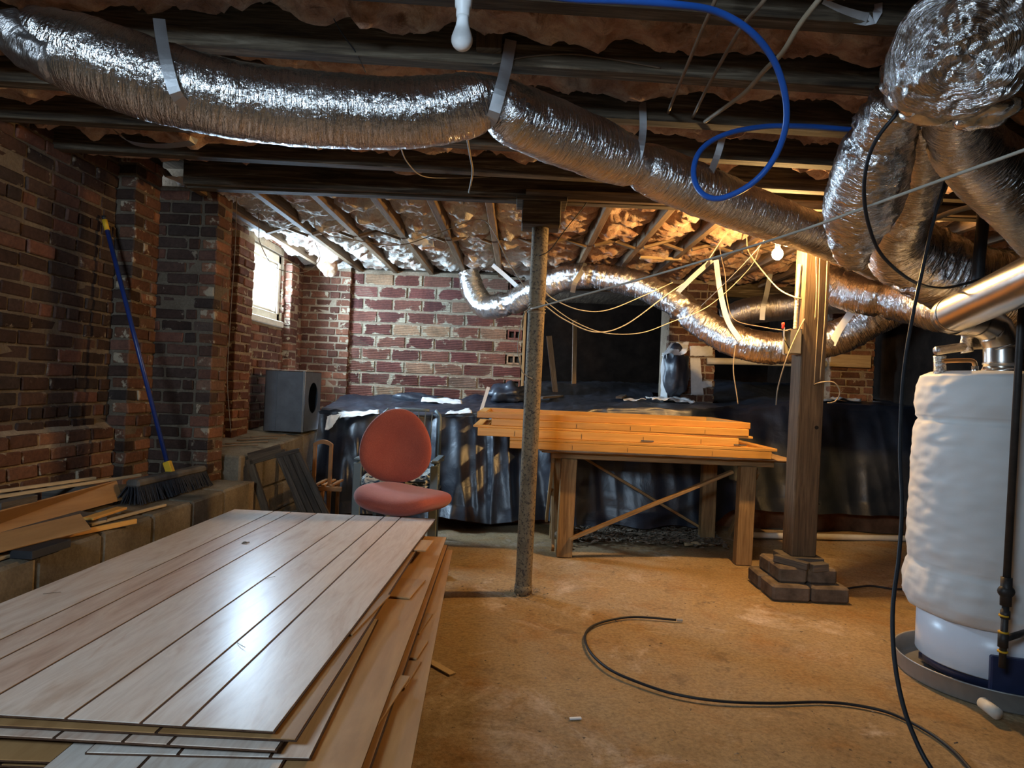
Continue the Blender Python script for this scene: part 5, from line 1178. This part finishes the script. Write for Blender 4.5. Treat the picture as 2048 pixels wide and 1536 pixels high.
# ================================================================== litter on the floor
m = MB()
def flake(p, s):
    a = random.random()*PI; R = Matrix.Rotation(a, 3, 'Z') @ Matrix.Rotation(random.gauss(0, .4), 3, 'X'); b = len(m.v); w = s*random.uniform(.15, .6)
    for q in ((-s, -w, 0), (s, -w*.3, 0), (s*.6, w, .2*s), (-s*.7, w*.6, 0)): m.v.append(p+R @ Vector(q))
    m.face((b, b+1, b+2, b+3))
for i in range(2600):
    x = random.uniform(.35, 1.75); y = random.gauss(5.72, .13); flake(Vector((x, min(5.93, y), .035+.03*random.random()+max(0, y-5.6)*.1)), random.uniform(.008, .035))
stuff(tag(m.build('leaf_litter', MAT['litter']), 'dry shredded leaf litter under the back of the workbench', 'litter'))
m = MB()
for i in range(500): flake(Vector((random.uniform(-1.2, 2.6), random.uniform(1.4, 5.6), .012)), random.uniform(.002, .011))
for i in range(160):
    a = random.random()*7; r = .06+abs(random.gauss(0, .07)); flake(Vector((pb.x+r*math.cos(a), pb.y+r*math.sin(a), .012)), random.uniform(.003, .014))
stuff(tag(m.build('floor_grit', MAT['litter']), 'dark grit and crumbs scattered over the floor', 'grit'))
ck = PZ(1400, 1096); tag(MB().tube(cat([ck+Vector((-.13, 0, .03)), ck+Vector((.0, .01, .035)), ck+Vector((.13, .02, .03))], .02), lambda t, s: .022*(1-.5*t), 8, wob=lambda s, a: .15*N(s*20, a)).build('wood_chunk', MAT['pale_wood'], smooth=True), 'short wood chunk on the floor before the workbench', 'wood')

# small scraps seen here and there
for px, py, w, l, rz, lb in ((490, 1087, .022, .03, .4, 'dried insect-like scrap on the glossy top sheet'), (536, 1158, .004, .05, .9, 'short straw on the middle of the glossy top sheet'), (480, 1292, .004, .06, -.9, 'bent straw near the near end of the glossy top sheet'), (102, 1188, .003, .05, .2, 'thin straw by the curb side of the glossy top sheet')):
    p = PZ(px, py, .4502); m = MB(); a = Vector((p.x, p.y, .4512)); d = Vector((math.cos(rz), math.sin(rz), 0))*l
    m.tube(cat([a-d*.5, a+Vector((0, 0, .003)), a+d*.5+Vector((.004, .004, .004))], .01), w*.12 if w > .01 else .0009, 5)
    if w > .01: m.ell(a+Vector((0, 0, .004)), (.011, .006, .004), 8, 5, wob=.5).tube(cat([a+Vector((-.012, .012, .001)), a+Vector((0, 0, .008)), a+Vector((.015, -.012, .001))], .005), .0012, 4)
    tag(m.build('dry_scrap', MAT['litter'], smooth=True), lb, 'scrap')
for px, py, y, r, lb in ((948, 519, 6.55, (.115, .16, .075), 'pink insulation clump hanging over the end of the back duct'), (1018, 519, 6.5, (.10, .14, .075), 'ragged insulation clump hanging between the back duct and the joists'), (655, 530, 6.6, (.09, .09, .10), 'brown insulation clump stuffed in the corner above the brick pier')):
    c = P(px, py, y); m = MB().ell(c, r, 34, 24); m.v = [p+(p-c).normalized()*(.03*FR(p.x*9, p.y*9, p.z*9, 4)) for p in m.v]
    tag(m.build('insulation_clump', MAT['insulation_pale' if px > 700 else 'insulation'], smooth=True), lb, 'insulation')
scrap('torn_paper', [P(812, 482, 5.3), P(868, 492, 5.3), P(864, 478, 5.32), P(820, 474, 5.32)], 'torn paper facing dangling under the lengthwise joists', 'paper', 'paper', amp=.04)
tag(MB().bar(P(1280, 515, 5.78), P(1362, 519, 5.78), .05, .02).build('loose_lath', MAT['pale_wood']), 'pale lath lodged under the joists above the back duct', 'lath')
